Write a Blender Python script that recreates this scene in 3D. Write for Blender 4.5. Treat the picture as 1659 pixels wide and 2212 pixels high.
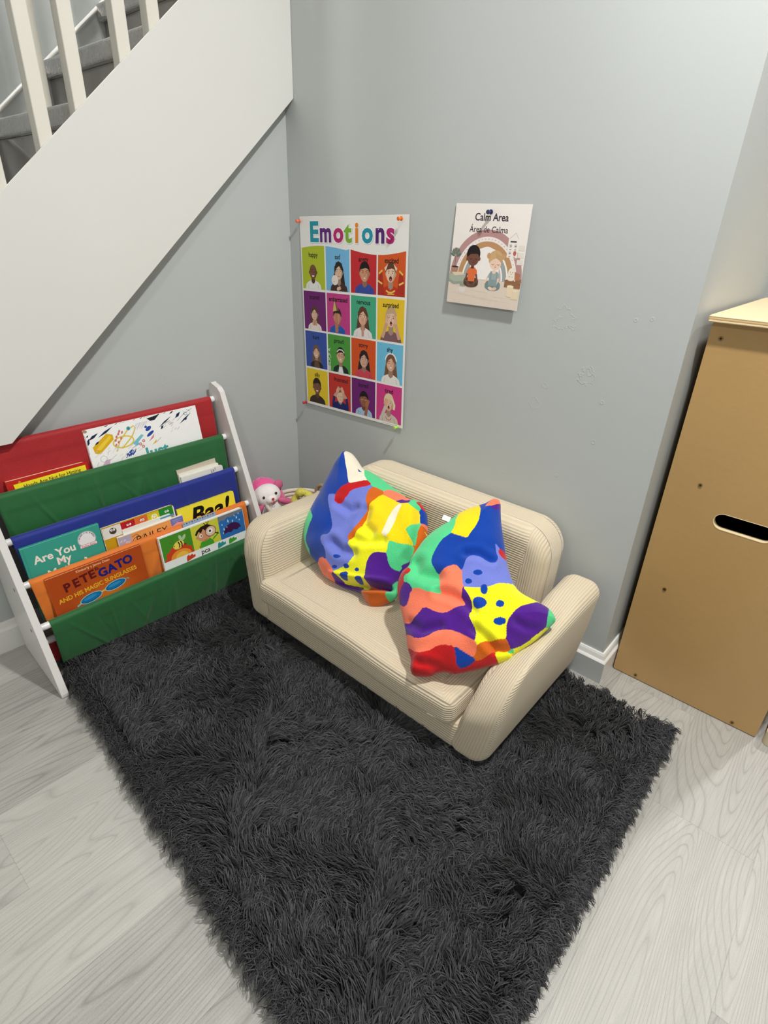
import bpy, bmesh, math, random
import numpy as np
from mathutils import Vector, Matrix
R=random.Random(7); PI=math.pi
for o in list(bpy.data.objects): bpy.data.objects.remove(o)
scn=bpy.context.scene; C=scn.collection

# ---------------------------------------------------------------- camera, light, exposure
F,YAW,PITCH,ROLL=1210.026,-.7059,-.4730,.0384
CAM=(1.4161,-1.1895,1.0095)
cd=bpy.data.cameras.new('camera'); cam=bpy.data.objects.new('camera',cd); C.objects.link(cam); scn.camera=cam
cd.sensor_fit='VERTICAL'; cd.sensor_height=24; cd.lens=F/2212*24; cd.clip_start=.02
_cy,_sy,_cp,_sp=math.cos(YAW),math.sin(YAW),math.cos(PITCH),math.sin(PITCH)
_f=Vector((_sy*_cp,_cy*_cp,_sp)); _r=Vector((_cy,-_sy,0)); _u=_r.cross(_f)
_c,_s=math.cos(ROLL),math.sin(ROLL)
_r2=_c*_r+_s*_u; _u2=-_s*_r+_c*_u
cam.matrix_world=Matrix(((_r2.x,_u2.x,-_f.x,CAM[0]),(_r2.y,_u2.y,-_f.y,CAM[1]),(_r2.z,_u2.z,-_f.z,CAM[2]),(0,0,0,1)))
w=bpy.data.worlds.new('world'); scn.world=w; w.use_nodes=True
w.node_tree.nodes['Background'].inputs[0].default_value=(.86,.93,1,1); w.node_tree.nodes['Background'].inputs[1].default_value=.2
vs=scn.view_settings; vs.view_transform='Standard'; vs.look='None'; vs.gamma=1; vs.exposure=0.0; vs.use_curve_mapping=False
def lamp(name,loc,aim,power,size,col=(1,.985,.96)):
    l=bpy.data.lights.new(name,'AREA'); l.shape='DISK'; l.size=size; l.energy=power; l.color=col
    o=bpy.data.objects.new(name,l); C.objects.link(o); o.location=loc
    o.rotation_euler=(Vector(aim)-Vector(loc)).to_track_quat('-Z','Y').to_euler(); return o
lamp('ceiling_lamp_near',(1.42,-.46,2.22),(1.42,-.46,0),34,.10)
lamp('ceiling_lamp_side',(1.85,1.45,2.28),(1.85,1.45,0),24,.12)
lamp('ceiling_lamp_far',(.55,-2.4,2.28),(.55,-2.4,0),5,.14)
lamp('fill_lamp_behind',(2.1,-2.4,2.28),(2.1,-2.4,0),24,.3)  # unseen fill lamp, added behind the camera to brighten the walls
lamp('stair_lamp',(-.30,-.35,2.6),(-.3,-.5,1.0),12,.12)

# ---------------------------------------------------------------- materials
def lin(c): return tuple((x/255/12.92 if x/255<=.04045 else ((x/255+.055)/1.055)**2.4) for x in c)
MATS={}
def nt(name):
    m=bpy.data.materials.new(name); m.use_nodes=True; t=m.node_tree; return m,t,t.nodes['Principled BSDF']
def mat(name,col,rough=.6,noise=.05,nscale=40,bump=0,bscale=200,metal=0,sheen=0,coat=0,spec=None):
    if name in MATS: return MATS[name]
    m,t,b=nt(name); N=t.nodes; L=t.links; c=lin(col)
    tc=N.new('ShaderNodeTexCoord'); nz=N.new('ShaderNodeTexNoise'); nz.inputs['Scale'].default_value=nscale; nz.inputs['Detail'].default_value=3
    L.new(tc.outputs['Object'],nz.inputs['Vector'])
    mx=N.new('ShaderNodeMix'); mx.data_type='RGBA'; mx.inputs[6].default_value=(*[x*(1-noise) for x in c],1); mx.inputs[7].default_value=(*[min(1,x*(1+noise)) for x in c],1)
    L.new(nz.outputs['Fac'],mx.inputs[0]); L.new(mx.outputs[2],b.inputs['Base Color'])
    b.inputs['Roughness'].default_value=rough; b.inputs['Metallic'].default_value=metal
    if spec is not None: b.inputs['Specular IOR Level'].default_value=spec
    if sheen: b.inputs['Sheen Weight'].default_value=sheen
    if coat: b.inputs['Coat Weight'].default_value=coat
    if bump:
        n2=N.new('ShaderNodeTexNoise'); n2.inputs['Scale'].default_value=bscale; L.new(tc.outputs['Object'],n2.inputs['Vector'])
        bp=N.new('ShaderNodeBump'); bp.inputs['Strength'].default_value=bump; bp.inputs['Distance'].default_value=.002
        L.new(n2.outputs['Fac'],bp.inputs['Height']); L.new(bp.outputs['Normal'],b.inputs['Normal'])
    MATS[name]=m; return m
def math_n(t,op,a,b=None,c=None):
    n=t.nodes.new('ShaderNodeMath'); n.operation=op
    for i,v in enumerate((a,b,c)):
        if v is None: continue
        if isinstance(v,(int,float)): n.inputs[i].default_value=v
        else: t.links.new(v,n.inputs[i])
    return n.outputs[0]

def wall_mat(name,col,spots=()):
    m,t,b=nt(name); N=t.nodes; L=t.links; c=lin(col)
    tc=N.new('ShaderNodeTexCoord'); nz=N.new('ShaderNodeTexNoise'); nz.inputs['Scale'].default_value=2.2; nz.inputs['Detail'].default_value=4
    L.new(tc.outputs['Object'],nz.inputs['Vector'])
    mx=N.new('ShaderNodeMix'); mx.data_type='RGBA'; mx.inputs[6].default_value=(*[x*.95 for x in c],1); mx.inputs[7].default_value=(*[x*1.04 for x in c],1)
    L.new(nz.outputs['Fac'],mx.inputs[0]); col_out=mx.outputs[2]
    n2=N.new('ShaderNodeTexNoise'); n2.inputs['Scale'].default_value=260; n2.inputs['Detail'].default_value=3; L.new(tc.outputs['Object'],n2.inputs['Vector'])
    h=math_n(t,'MULTIPLY',n2.outputs['Fac'],.12)
    n3=N.new('ShaderNodeTexNoise'); n3.inputs['Scale'].default_value=55; L.new(tc.outputs['Object'],n3.inputs['Vector'])
    for (x,y,z,r,a) in spots:      # torn paint and dents: a rim around a shallow pit
        sb=N.new('ShaderNodeVectorMath'); sb.operation='DISTANCE'; L.new(tc.outputs['Object'],sb.inputs[0]); sb.inputs[1].default_value=(x,y,z)
        d=math_n(t,'ADD',sb.outputs['Value'],math_n(t,'MULTIPLY',math_n(t,'SUBTRACT',n3.outputs['Fac'],.5),r*2.6))
        e=math_n(t,'SUBTRACT',1.0,math_n(t,'MULTIPLY',math_n(t,'ABSOLUTE',math_n(t,'SUBTRACT',d,r)),1/(.0022)))
        h=math_n(t,'ADD',h,math_n(t,'MULTIPLY',math_n(t,'MAXIMUM',e,0.0),a*.38))
    bp=N.new('ShaderNodeBump'); bp.inputs['Strength'].default_value=.5; bp.inputs['Distance'].default_value=.0015
    L.new(h,bp.inputs['Height']); L.new(bp.outputs['Normal'],b.inputs['Normal'])
    L.new(col_out,b.inputs['Base Color']); b.inputs['Roughness'].default_value=.45; b.inputs['Specular IOR Level'].default_value=.35
    return m

def floor_mat():
    m,t,b=nt('vinyl_planks'); N=t.nodes; L=t.links
    tc=N.new('ShaderNodeTexCoord'); sp=N.new('ShaderNodeSeparateXYZ'); L.new(tc.outputs['Object'],sp.inputs[0])
    W=.181; LEN=1.185
    px=math_n(t,'DIVIDE',math_n(t,'SUBTRACT',sp.outputs['X'],.272),W)
    i=math_n(t,'FLOOR',px); fx=math_n(t,'SUBTRACT',px,i)
    yy=math_n(t,'DIVIDE',math_n(t,'SUBTRACT',sp.outputs['Y'],math_n(t,'ADD',.04,math_n(t,'MULTIPLY',math_n(t,'SUBTRACT',i,5),-.295))),LEN)
    j=math_n(t,'FLOOR',yy); fy=math_n(t,'SUBTRACT',yy,j)
    cid=N.new('ShaderNodeCombineXYZ'); L.new(i,cid.inputs[0]); L.new(j,cid.inputs[1])
    wn=N.new('ShaderNodeTexWhiteNoise'); L.new(cid.outputs[0],wn.inputs['Vector'])
    rnd=wn.outputs['Value']
    # grain: contour lines of stretched noise, plank by plank
    v=N.new('ShaderNodeCombineXYZ'); L.new(math_n(t,'MULTIPLY',sp.outputs['X'],8.5),v.inputs[0]); L.new(math_n(t,'MULTIPLY',sp.outputs['Y'],1.0),v.inputs[1]); L.new(math_n(t,'MULTIPLY',rnd,37.0),v.inputs[2])
    g=N.new('ShaderNodeTexNoise'); g.inputs['Scale'].default_value=1.0; g.inputs['Detail'].default_value=1.5; g.inputs['Roughness'].default_value=.35; L.new(v.outputs[0],g.inputs['Vector'])
    ring=math_n(t,'FRACT',math_n(t,'MULTIPLY',g.outputs['Fac'],44.0))
    tri=math_n(t,'ABSOLUTE',math_n(t,'SUBTRACT',ring,.5))           # 0..0.5
    v2=N.new('ShaderNodeCombineXYZ'); L.new(math_n(t,'MULTIPLY',sp.outputs['X'],420.0),v2.inputs[0]); L.new(math_n(t,'MULTIPLY',sp.outputs['Y'],16.0),v2.inputs[1]); L.new(math_n(t,'MULTIPLY',rnd,9.0),v2.inputs[2])
    g2=N.new('ShaderNodeTexNoise'); g2.inputs['Scale'].default_value=1.0; g2.inputs['Detail'].default_value=3; L.new(v2.outputs[0],g2.inputs['Vector'])
    g3=N.new('ShaderNodeTexNoise'); g3.inputs['Scale'].default_value=3.0; g3.inputs['Detail'].default_value=2; L.new(v.outputs[0],g3.inputs['Vector'])
    line=math_n(t,'POWER',math_n(t,'MULTIPLY',tri,2.0),5.0)
    val=math_n(t,'ADD',math_n(t,'MULTIPLY',math_n(t,'MULTIPLY',line,g2.outputs['Fac']),-.42), math_n(t,'MULTIPLY',math_n(t,'SUBTRACT',g2.outputs['Fac'],.5),.44))
    val=math_n(t,'ADD',val,math_n(t,'MULTIPLY',math_n(t,'SUBTRACT',g3.outputs['Fac'],.5),.22))
    g4=N.new('ShaderNodeTexNoise'); g4.inputs['Scale'].default_value=420; g4.inputs['Detail'].default_value=2; L.new(tc.outputs['Object'],g4.inputs['Vector'])
    val=math_n(t,'ADD',val,math_n(t,'MULTIPLY',math_n(t,'SUBTRACT',g4.outputs['Fac'],.5),.20))
    val=math_n(t,'ADD',val,math_n(t,'MULTIPLY',math_n(t,'SUBTRACT',rnd,.5),.22))
    ex=math_n(t,'MINIMUM',fx,math_n(t,'SUBTRACT',1.0,fx)); ey=math_n(t,'MULTIPLY',math_n(t,'MINIMUM',fy,math_n(t,'SUBTRACT',1.0,fy)),LEN/W)
    edge=math_n(t,'LESS_THAN',math_n(t,'MINIMUM',ex,ey),.0032)
    val=math_n(t,'SUBTRACT',math_n(t,'ADD',val,.66),math_n(t,'MULTIPLY',edge,.16))
    cr=N.new('ShaderNodeValToRGB'); e=cr.color_ramp.elements
    e[0].position=.2; e[0].color=(*lin((118,116,112)),1); e[1].position=.9; e[1].color=(*lin((189,187,181)),1)
    k=e.new(.6); k.color=(*lin((168,166,160)),1)
    L.new(val,cr.inputs[0]); L.new(cr.outputs[0],b.inputs['Base Color'])
    bp=N.new('ShaderNodeBump'); bp.inputs['Strength'].default_value=.35; bp.inputs['Distance'].default_value=.001; L.new(val,bp.inputs['Height']); L.new(bp.outputs['Normal'],b.inputs['Normal'])
    b.inputs['Roughness'].default_value=.42
    return m

def rib_mat(name,col,pitch):
    m,t,b=nt(name); N=t.nodes; L=t.links; c=lin(col)
    at=N.new('ShaderNodeAttribute'); at.attribute_name='rib'
    at2=N.new('ShaderNodeAttribute'); at2.attribute_name='rib2'; atm=N.new('ShaderNodeAttribute'); atm.attribute_name='ribm'
    def wv(a): return math_n(t,'POWER',math_n(t,'ADD',math_n(t,'MULTIPLY',math_n(t,'SINE',math_n(t,'MULTIPLY',a,2*PI/pitch)),.5),.5),.6)
    mk=math_n(t,'GREATER_THAN',atm.outputs['Fac'],.5)
    h=math_n(t,'ADD',math_n(t,'MULTIPLY',wv(at.outputs['Fac']),math_n(t,'SUBTRACT',1.0,mk)),math_n(t,'MULTIPLY',wv(at2.outputs['Fac']),mk))
    tc=N.new('ShaderNodeTexCoord'); nz=N.new('ShaderNodeTexNoise'); nz.inputs['Scale'].default_value=700; L.new(tc.outputs['Object'],nz.inputs['Vector'])
    hh=math_n(t,'ADD',h,math_n(t,'MULTIPLY',nz.outputs['Fac'],.35))
    bp=N.new('ShaderNodeBump'); bp.inputs['Strength'].default_value=.75; bp.inputs['Distance'].default_value=.0013; L.new(hh,bp.inputs['Height']); L.new(bp.outputs['Normal'],b.inputs['Normal'])
    mx=N.new('ShaderNodeMix'); mx.data_type='RGBA'; mx.inputs[6].default_value=(*[x*.88 for x in c],1); mx.inputs[7].default_value=(*c,1)  # darker grooves: shade between the ribs baked into the colour
    L.new(h,mx.inputs[0]); L.new(mx.outputs[2],b.inputs['Base Color']); b.inputs['Roughness'].default_value=.95; b.inputs['Sheen Weight'].default_value=.25; b.inputs['Specular IOR Level'].default_value=.15
    return m
def attr_mat(name,attr,rough=.95,sheen=.5,nscale=500,bump=.6,var=.16):
    m,t,b=nt(name); N=t.nodes; L=t.links
    at=N.new('ShaderNodeAttribute'); at.attribute_name=attr
    tc=N.new('ShaderNodeTexCoord'); nz=N.new('ShaderNodeTexNoise'); nz.inputs['Scale'].default_value=nscale; nz.inputs['Detail'].default_value=2; L.new(tc.outputs['Object'],nz.inputs['Vector'])
    n2=N.new('ShaderNodeTexNoise'); n2.inputs['Scale'].default_value=22; n2.inputs['Detail'].default_value=4; L.new(tc.outputs['Object'],n2.inputs['Vector'])
    k=math_n(t,'ADD',1-var,math_n(t,'ADD',math_n(t,'MULTIPLY',nz.outputs['Fac'],var),math_n(t,'MULTIPLY',n2.outputs['Fac'],var)))
    sc=N.new('ShaderNodeVectorMath'); sc.operation='SCALE'; L.new(at.outputs['Color'],sc.inputs[0]); L.new(k,sc.inputs['Scale'])
    L.new(sc.outputs[0],b.inputs['Base Color'])
    bp=N.new('ShaderNodeBump'); bp.inputs['Strength'].default_value=bump; bp.inputs['Distance'].default_value=.002; L.new(nz.outputs['Fac'],bp.inputs['Height']); L.new(bp.outputs['Normal'],b.inputs['Normal'])
    b.inputs['Roughness'].default_value=rough; b.inputs['Sheen Weight'].default_value=sheen; b.inputs['Specular IOR Level'].default_value=.1
    return m
def ink(col): return mat('ink_%d_%d_%d'%tuple(col),col,.5,noise=.03,nscale=90,spec=.25)

# ---------------------------------------------------------------- helpers
def obj(name,bm,m,parent=None,smooth=False,bevel=0,seg=2):
    me=bpy.data.meshes.new(name)
    if isinstance(bm,bmesh.types.BMesh):
        bmesh.ops.recalc_face_normals(bm,faces=bm.faces); bm.to_mesh(me); bm.free()
    o=bpy.data.objects.new(name,me); C.objects.link(o)
    for mm in (m if isinstance(m,(list,tuple)) else [m]): me.materials.append(mm)
    if parent is not None: o.parent=parent
    if smooth: me.polygons.foreach_set('use_smooth',[True]*len(me.polygons))
    if bevel:
        b=o.modifiers.new('bevel','BEVEL'); b.width=bevel; b.segments=seg; b.limit_method='ANGLE'; b.angle_limit=.6
    return o
def tag(o,label,cat,group=None,kind=None):
    o['label']=label; o['category']=cat
    if group: o['group']=group
    if kind: o['kind']=kind
    return o
def thing(name,label,cat,loc=(0,0,0),group=None,mw=None):
    o=bpy.data.objects.new(name,None); C.objects.link(o); o.empty_display_size=.05
    if mw is not None: o.matrix_world=mw
    else: o.location=loc
    return tag(o,label,cat,group)
def struct(name,bm,m,**k):
    o=obj(name,bm,m,**k); o['kind']='structure'; return o
def BM(): return bmesh.new()
def box(bm,x0,x1,y0,y1,z0,z1):
    r=bmesh.ops.create_cube(bm,size=1)
    bmesh.ops.transform(bm,matrix=Matrix.Translation(((x0+x1)/2,(y0+y1)/2,(z0+z1)/2))@Matrix.Diagonal((x1-x0,y1-y0,z1-z0,1)),verts=r['verts']); return r['verts']
def cyl(bm,a,b,r,n=16,r2=None,caps=True):
    a=Vector(a);b=Vector(b);d=b-a
    q=bmesh.ops.create_cone(bm,cap_ends=caps,segments=n,radius1=r,radius2=r if r2 is None else r2,depth=d.length)
    bmesh.ops.transform(bm,matrix=Matrix.Translation((a+b)/2)@d.to_track_quat('Z','Y').to_matrix().to_4x4(),verts=q['verts']); return q['verts']
def tube(bm,pts,r,n=10,closed=False,rf=None):
    pts=[Vector(p) for p in pts]; rings=[]; N=len(pts); up=Vector((0,0,1))
    for i,p in enumerate(pts):
        a=pts[(i-1)%N] if closed or i>0 else p; b=pts[(i+1)%N] if closed or i<N-1 else p
        d=(b-a).normalized(); s=d.cross(up)
        if s.length<1e-3: s=d.cross(Vector((1,0,0)))
        s.normalize(); u=s.cross(d); rr=rf(i/(N-1)) if rf else r
        rings.append([bm.verts.new(p+rr*(math.cos(t)*s+math.sin(t)*u)) for t in [2*PI*k/n for k in range(n)]])
    for i in range(N if closed else N-1):
        A=rings[i];B=rings[(i+1)%N]
        for k in range(n): bm.faces.new((A[k],A[(k+1)%n],B[(k+1)%n],B[k]))
    if not closed:
        bm.faces.new(rings[0][::-1]); bm.faces.new(rings[-1])
def plate(loops,axis,a,b):
    """flat plate with holes: loops in 2D, extruded from a to b along axis ('y': loops are (x,z))"""
    bm=BM(); P={'y':lambda p,t:(p[0],t,p[1]),'x':lambda p,t:(t,p[0],p[1]),'z':lambda p,t:(p[0],p[1],t)}[axis]
    es=[]
    for lp in loops:
        vv=[bm.verts.new(P(p,a)) for p in lp]
        es+=[bm.edges.new((vv[i],vv[(i+1)%len(vv)])) for i in range(len(vv))]
    bmesh.ops.triangle_fill(bm,use_beauty=True,use_dissolve=False,edges=es)
    fs=list(bm.faces); r=bmesh.ops.extrude_face_region(bm,geom=fs)
    d=P((0,0),b-a); bmesh.ops.translate(bm,vec=Vector(d),verts=[v for v in r['geom'] if isinstance(v,bmesh.types.BMVert)])
    return bm
def arc(cx,cy,r,a0,a1,n=8): return [(cx+r*math.cos(a0+(a1-a0)*k/n),cy+r*math.sin(a0+(a1-a0)*k/n)) for k in range(n+1)]
def rrect(x0,y0,x1,y1,r,n=5): return arc(x1-r,y1-r,r,0,PI/2,n)+arc(x0+r,y1-r,r,PI/2,PI,n)+arc(x0+r,y0+r,r,PI,1.5*PI,n)+arc(x1-r,y0+r,r,1.5*PI,2*PI,n)
def rbox(sx,sy,sz,r,step=.008):
    """rounded box centred at origin as vertex list and faces"""
    hs=(sx/2,sy/2,sz/2); n=[max(2,int(round(s/step))) for s in (sx,sy,sz)]
    V={};vl=[];fl=[]
    def vid(p):
        k=tuple(round(c,6) for c in p)
        if k not in V: V[k]=len(vl); vl.append(p)
        return V[k]
    def lin_(h,m): return [-h+2*h*i/m for i in range(m+1)]
    for ax in range(3):
        a,b=(ax+1)%3,(ax+2)%3
        for sg in (-1,1):
            A=lin_(hs[a],n[a]);B=lin_(hs[b],n[b])
            for i in range(n[a]):
                for j in range(n[b]):
                    q=[]
                    for (u,v) in ((A[i],B[j]),(A[i+1],B[j]),(A[i+1],B[j+1]),(A[i],B[j+1])):
                        p=[0,0,0];p[ax]=sg*hs[ax];p[a]=u;p[b]=v; q.append(vid(tuple(p)))
                    fl.append(q if sg>0 else q[::-1])
    P=np.array(vl); h=np.array(hs); inner=np.clip(P,-(h-r),h-r); d=P-inner; ln=np.linalg.norm(d,axis=1,keepdims=True); ln[ln==0]=1
    raw=P.copy(); P=inner+d/ln*r
    return P,fl,raw
def npmesh(name,V,Fc,m,parent=None,smooth=True,attrs=None):
    me=bpy.data.meshes.new(name); me.from_pydata([tuple(v) for v in V],[],Fc); me.update()
    o=bpy.data.objects.new(name,me); C.objects.link(o)
    for mm in (m if isinstance(m,(list,tuple)) else [m]): me.materials.append(mm)
    if smooth: me.polygons.foreach_set('use_smooth',[True]*len(me.polygons))
    if parent is not None: o.parent=parent
    for k,(ty,arr) in (attrs or {}).items():
        a=me.attributes.new(k,ty,'POINT'); a.data.foreach_set('color' if 'COLOR' in ty else 'value',np.asarray(arr,dtype=np.float32).ravel())
    return o

class Art:
    """printed artwork: flat shapes in page millimetres (x right, y down) laid on a sheet"""
    def __init__(s,w,h): s.w=w;s.h=h;s.it=[];s.l=1
    def p(s,pts,col): s.it.append(([(tuple(q)) for q in pts],None,col,s.l)); s.l+=.35
    def r(s,x0,y0,x1,y1,col): s.p([(x0,y0),(x1,y0),(x1,y1),(x0,y1)],col)
    def e(s,x,y,rx,ry,col,rot=0,n=18):
        c_,s_=math.cos(rot),math.sin(rot)
        s.p([(x+rx*math.cos(t)*c_-ry*math.sin(t)*s_,y+rx*math.cos(t)*s_+ry*math.sin(t)*c_) for t in [2*PI*k/n for k in range(n)]],col)
    def line(s,pts,wd,col):
        L_=[];R_=[]
        for i,q in enumerate(pts):
            a=pts[max(i-1,0)];b=pts[min(i+1,len(pts)-1)];dx,dy=b[0]-a[0],b[1]-a[1];k=math.hypot(dx,dy) or 1
            nx,ny=-dy/k*wd/2,dx/k*wd/2; L_.append((q[0]+nx,q[1]+ny));R_.append((q[0]-nx,q[1]-ny))
        for i in range(len(pts)-1): s.it.append(([L_[i],L_[i+1],R_[i+1],R_[i]],None,col,s.l))
        s.l+=.35
    def arc(s,x,y,r,a0,a1,wd,col,n=20,ry=None):
        ry=ry or r; s.line([(x+r*math.cos(a0+(a1-a0)*k/n),y+ry*math.sin(a0+(a1-a0)*k/n)) for k in range(n+1)],wd,col)
    def t(s,txt,x,y,size,col,bold=0,align='CENTER',rot=0,sx=1,shear=0,clip=None):
        cu=bpy.data.curves.new('t','FONT'); cu.body=txt; cu.size=size; cu.align_x=align; cu.offset=bold; cu.shear=shear; cu.resolution_u=3
        o=bpy.data.objects.new('t',cu); C.objects.link(o); dg=bpy.context.evaluated_depsgraph_get()
        me=o.evaluated_get(dg).to_mesh(); V=[v.co.copy() for v in me.vertices]; Fc=[tuple(f.vertices) for f in me.polygons]
        c_,s_=math.cos(rot),math.sin(rot); W=[(x+(v.x*sx)*c_+v.y*s_,y+(v.x*sx)*s_-v.y*c_) for v in V]
        o.evaluated_get(dg).to_mesh_clear(); bpy.data.objects.remove(o); bpy.data.curves.remove(cu)
        if clip: Fc=[f for f in Fc if all(clip(*W[k]) for k in f)]
        s.it.append((W,Fc,col,s.l)); s.l+=.35
    def emit(s,V,Fc,Mi,mats,fn):
        cols={}; bb=[]; out=[]
        for pts,fc,col,l in s.it:                 # each shape lies just above whatever it overlaps
            if not pts: continue
            b=(min(q[0] for q in pts),max(q[0] for q in pts),min(q[1] for q in pts),max(q[1] for q in pts))
            L_=0
            for c in bb:
                if c[5]!=l and c[0]<b[1] and c[1]>b[0] and c[2]<b[3] and c[3]>b[2] and c[4]>L_: L_=c[4]
            bb.append((*b,L_+1,l)); out.append((pts,fc,col,L_+1))
        s.it=out
        for pts,fc,col,l in s.it:
            if tuple(col) not in cols: cols[tuple(col)]=len(mats); mats.append(ink(col))
            b=len(V)
            for q in pts: V.append(fn(q[0]/1000,q[1]/1000,l*.000025+.00005))
            if fc is None: Fc.append(list(range(b,b+len(pts)))); Mi.append(cols[tuple(col)])
            else:
                for f in fc: Fc.append([b+k for k in f]); Mi.append(cols[tuple(col)])
def meshm(name,V,Fc,Mi,mats,parent=None):
    me=bpy.data.meshes.new(name); me.from_pydata([tuple(v) for v in V],[],Fc); me.update()
    for m in mats: me.materials.append(m)
    me.polygons.foreach_set('material_index',Mi); o=bpy.data.objects.new(name,me); C.objects.link(o)
    if parent is not None: o.parent=parent
    return o

# ---------------------------------------------------------------- room shell
W=1.134; KL=.0409; CEIL=2.3
paint=wall_mat('grey_wall_paint',(186,190,189),[(.885,0,.845,.022,.9),(.955,0,.735,.016,1.2),(.962,0,.75,.008,1),(.845,0,.655,.012,.7),(.865,0,.70,.006,.7),(1.03,0,.86,.003,1.2),(1.06,0,.865,.003,1),(1.0,0,.69,.003,1.2),(1.0,0,.60,.004,1.2),(.93,0,.50,.003,1.3),(.79,0,.46,.004,.7),(.39,0,.70,.01,.6),(-.02,-.45,.62,.012,.8),(.08,0,.40,.003,1.4)])
white=mat('white_trim_paint',(232,231,226),.35,.02,8,.12,150)
fl=floor_mat()
bm=BM(); box(bm,-1.2,3.2,-3.6,3.2,-.05,0); struct('floor',bm,fl)
bm=BM(); box(bm,-.62,W,0,3.2,0,3.2); struct('wall_back',bm,paint)
def wl(y): return KL*y     # face of the left wall, slightly out of square
# wall under the stairs
bm=BM(); pts=[(0,0),(-3.6,0),(-3.6,.0),(-1.43,.0),(0,1.27)]
v=[bm.verts.new((wl(y),y,z)) for y,z in [(0,0),(0,1.33),(-1.47,.03),(-3.6,.03),(-3.6,0)]]
v2=[bm.verts.new((wl(q.co.y)-.06,q.co.y,q.co.z)) for q in v]
n=len(v); bm.faces.new(v); bm.faces.new(v2[::-1])
for i in range(n): bm.faces.new((v[i],v2[i],v2[(i+1)%n],v[(i+1)%n]))
struct('wall_left',bm,paint)
bm=BM(); box(bm,-1.2,-.62,-3.6,3.2,0,3.2); struct('wall_stair',bm,paint)
bm=BM(); box(bm,3.1,3.2,-3.6,3.2,0,CEIL); struct('wall_right',bm,paint)
bm=BM(); box(bm,-.62,3.1,-3.7,-3.6,0,3.2); struct('wall_front',bm,paint)
bm=BM(); box(bm,W,3.1,3.1,3.2,0,CEIL); struct('wall_far',bm,paint)
ceilm=mat('ceiling_paint',(236,236,232),.8,.01)
bm=BM(); box(bm,.035,3.2,-3.6,3.2,CEIL,CEIL+.06); struct('ceiling',bm,ceilm)
bm=BM(); box(bm,-.62,.035,-3.6,0,3.14,3.2); struct('ceiling_stairwell',bm,ceilm)
# baseboards: moulded profile (out, z)
PR=[(0,.083),(.004,.083),(.0055,.0795),(.0062,.0785),(.0088,.068),(.0125,.064),(.014,.0615),(.014,0),(0,0)]
def base(name,path,grey=False):
    bm=BM(); rings=[]
    P=[Vector((*p,0)) for p in path]
    for i,p in enumerate(P):
        def nrm(a,b): d=(b-a).normalized(); return Vector((d.y,-d.x,0))
        if i==0: nn=nrm(P[0],P[1]); k=1
        elif i==len(P)-1: nn=nrm(P[-2],P[-1]); k=1
        else:
            n1,n2=nrm(P[i-1],P[i]),nrm(P[i],P[i+1]); nn=(n1+n2).normalized(); k=1/nn.dot(n1)
        rings.append([bm.verts.new(p+nn*o_*k+Vector((0,0,z))) for o_,z in PR])
    for i in range(len(rings)-1):
        for j in range(len(PR)-1):
            f=bm.faces.new((rings[i][j],rings[i+1][j],rings[i+1][j+1],rings[i][j+1]))
            if grey and i==0 and j==6: f.material_index=1
    bm.faces.new(rings[0]); bm.faces.new(rings[-1][::-1])
    return struct(name,bm,[white,paint])
base('baseboard_back',[(0,0),(W,0),(W,3.1)],True)
base('baseboard_left',[(wl(-3.6),-3.6),(0,0)])

# ---------------------------------------------------------------- staircase
stair=thing('staircase','white painted staircase with grey treads rising behind the sloping stringer','staircase',(0,0,0))
stonep=mat('grey_gloss_tread_paint',(176,173,169),.12,.3,16,1.0,150,coat=.8,metal=.6)
riserm=mat('grey_riser_paint',(138,132,124),.2,.3,9,.2,24,coat=.7,metal=.35)
SL=.883
strm=wall_mat('off_white_stringer_paint',(222,221,216))
lo=lambda y:1.2976+SL*y
notch=[(-.0005,lo(-.0005)),(-.845,lo(-.845)),(-.9,lo(-.845)),(-.9,.605),(-.95,.605),(-.95,lo(-.95)),(-1.469,.001)]
def ybody(name,prof,x0,x1,m,bv=.0012):
    bm=BM(); A=[bm.verts.new((x1,y,z)) for y,z in prof]; B=[bm.verts.new((x0,y,z)) for y,z in prof]; n=len(A)
    bm.faces.new(A); bm.faces.new(B[::-1])
    for i in range(n): bm.faces.new((A[i],B[i],B[(i+1)%n],A[(i+1)%n]))
    return obj(name,bm,m,stair,bevel=bv)
up=[(-1.9,.001),(-1.9,1.701-SL*1.9+.001),(-.0005,1.7006)]
ybody('stringer',notch+up,.0312,.035,strm,.0008)
ybody('stringer_core',notch+[(-1.6,.001),(-1.6,.03),(-.0005,1.45)],-.012,.0311,strm)
NY,NZ=-.363,1.385; RUN,RISE=.187,.165
for k in range(-7,3):
    y=NY+k*RUN; z=NZ+k*RISE
    y1=min(y+RUN+.03,-.001)
    bm=BM(); box(bm,-.618,.001,y,y1,z-.042,z); obj('tread',bm,stonep,stair,bevel=.008,seg=3)
    if y+.03<-.02:
        bm=BM(); box(bm,-.617,-.013,y+.02,y+.035,z-RISE+.0005,z-.0425); obj('riser',bm,riserm,stair)
for (a,b) in [(-.388,-.361),(-.463,-.437),(-.574,-.546),(-.657,-.626),(-.760,-.730),(-.85,-.82),(-.94,-.91),(-.29,-.263),(-.20,-.173),(-.11,-.083)]:
    m_=(a+b)/2; zb=1.701+SL*m_
    bm=BM(); vs_=box(bm,.0016,.0308,m_-.014,m_+.014,zb-.03,zb+.75)
    for q in vs_: q.co.z=(1.66+SL*q.co.y) if q.co.z<zb+.3 else 1.701+SL*q.co.y+.74
    obj('baluster',bm,mat('cream_baluster_paint',(224,220,209),.4,.02),stair,bevel=.002)
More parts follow.
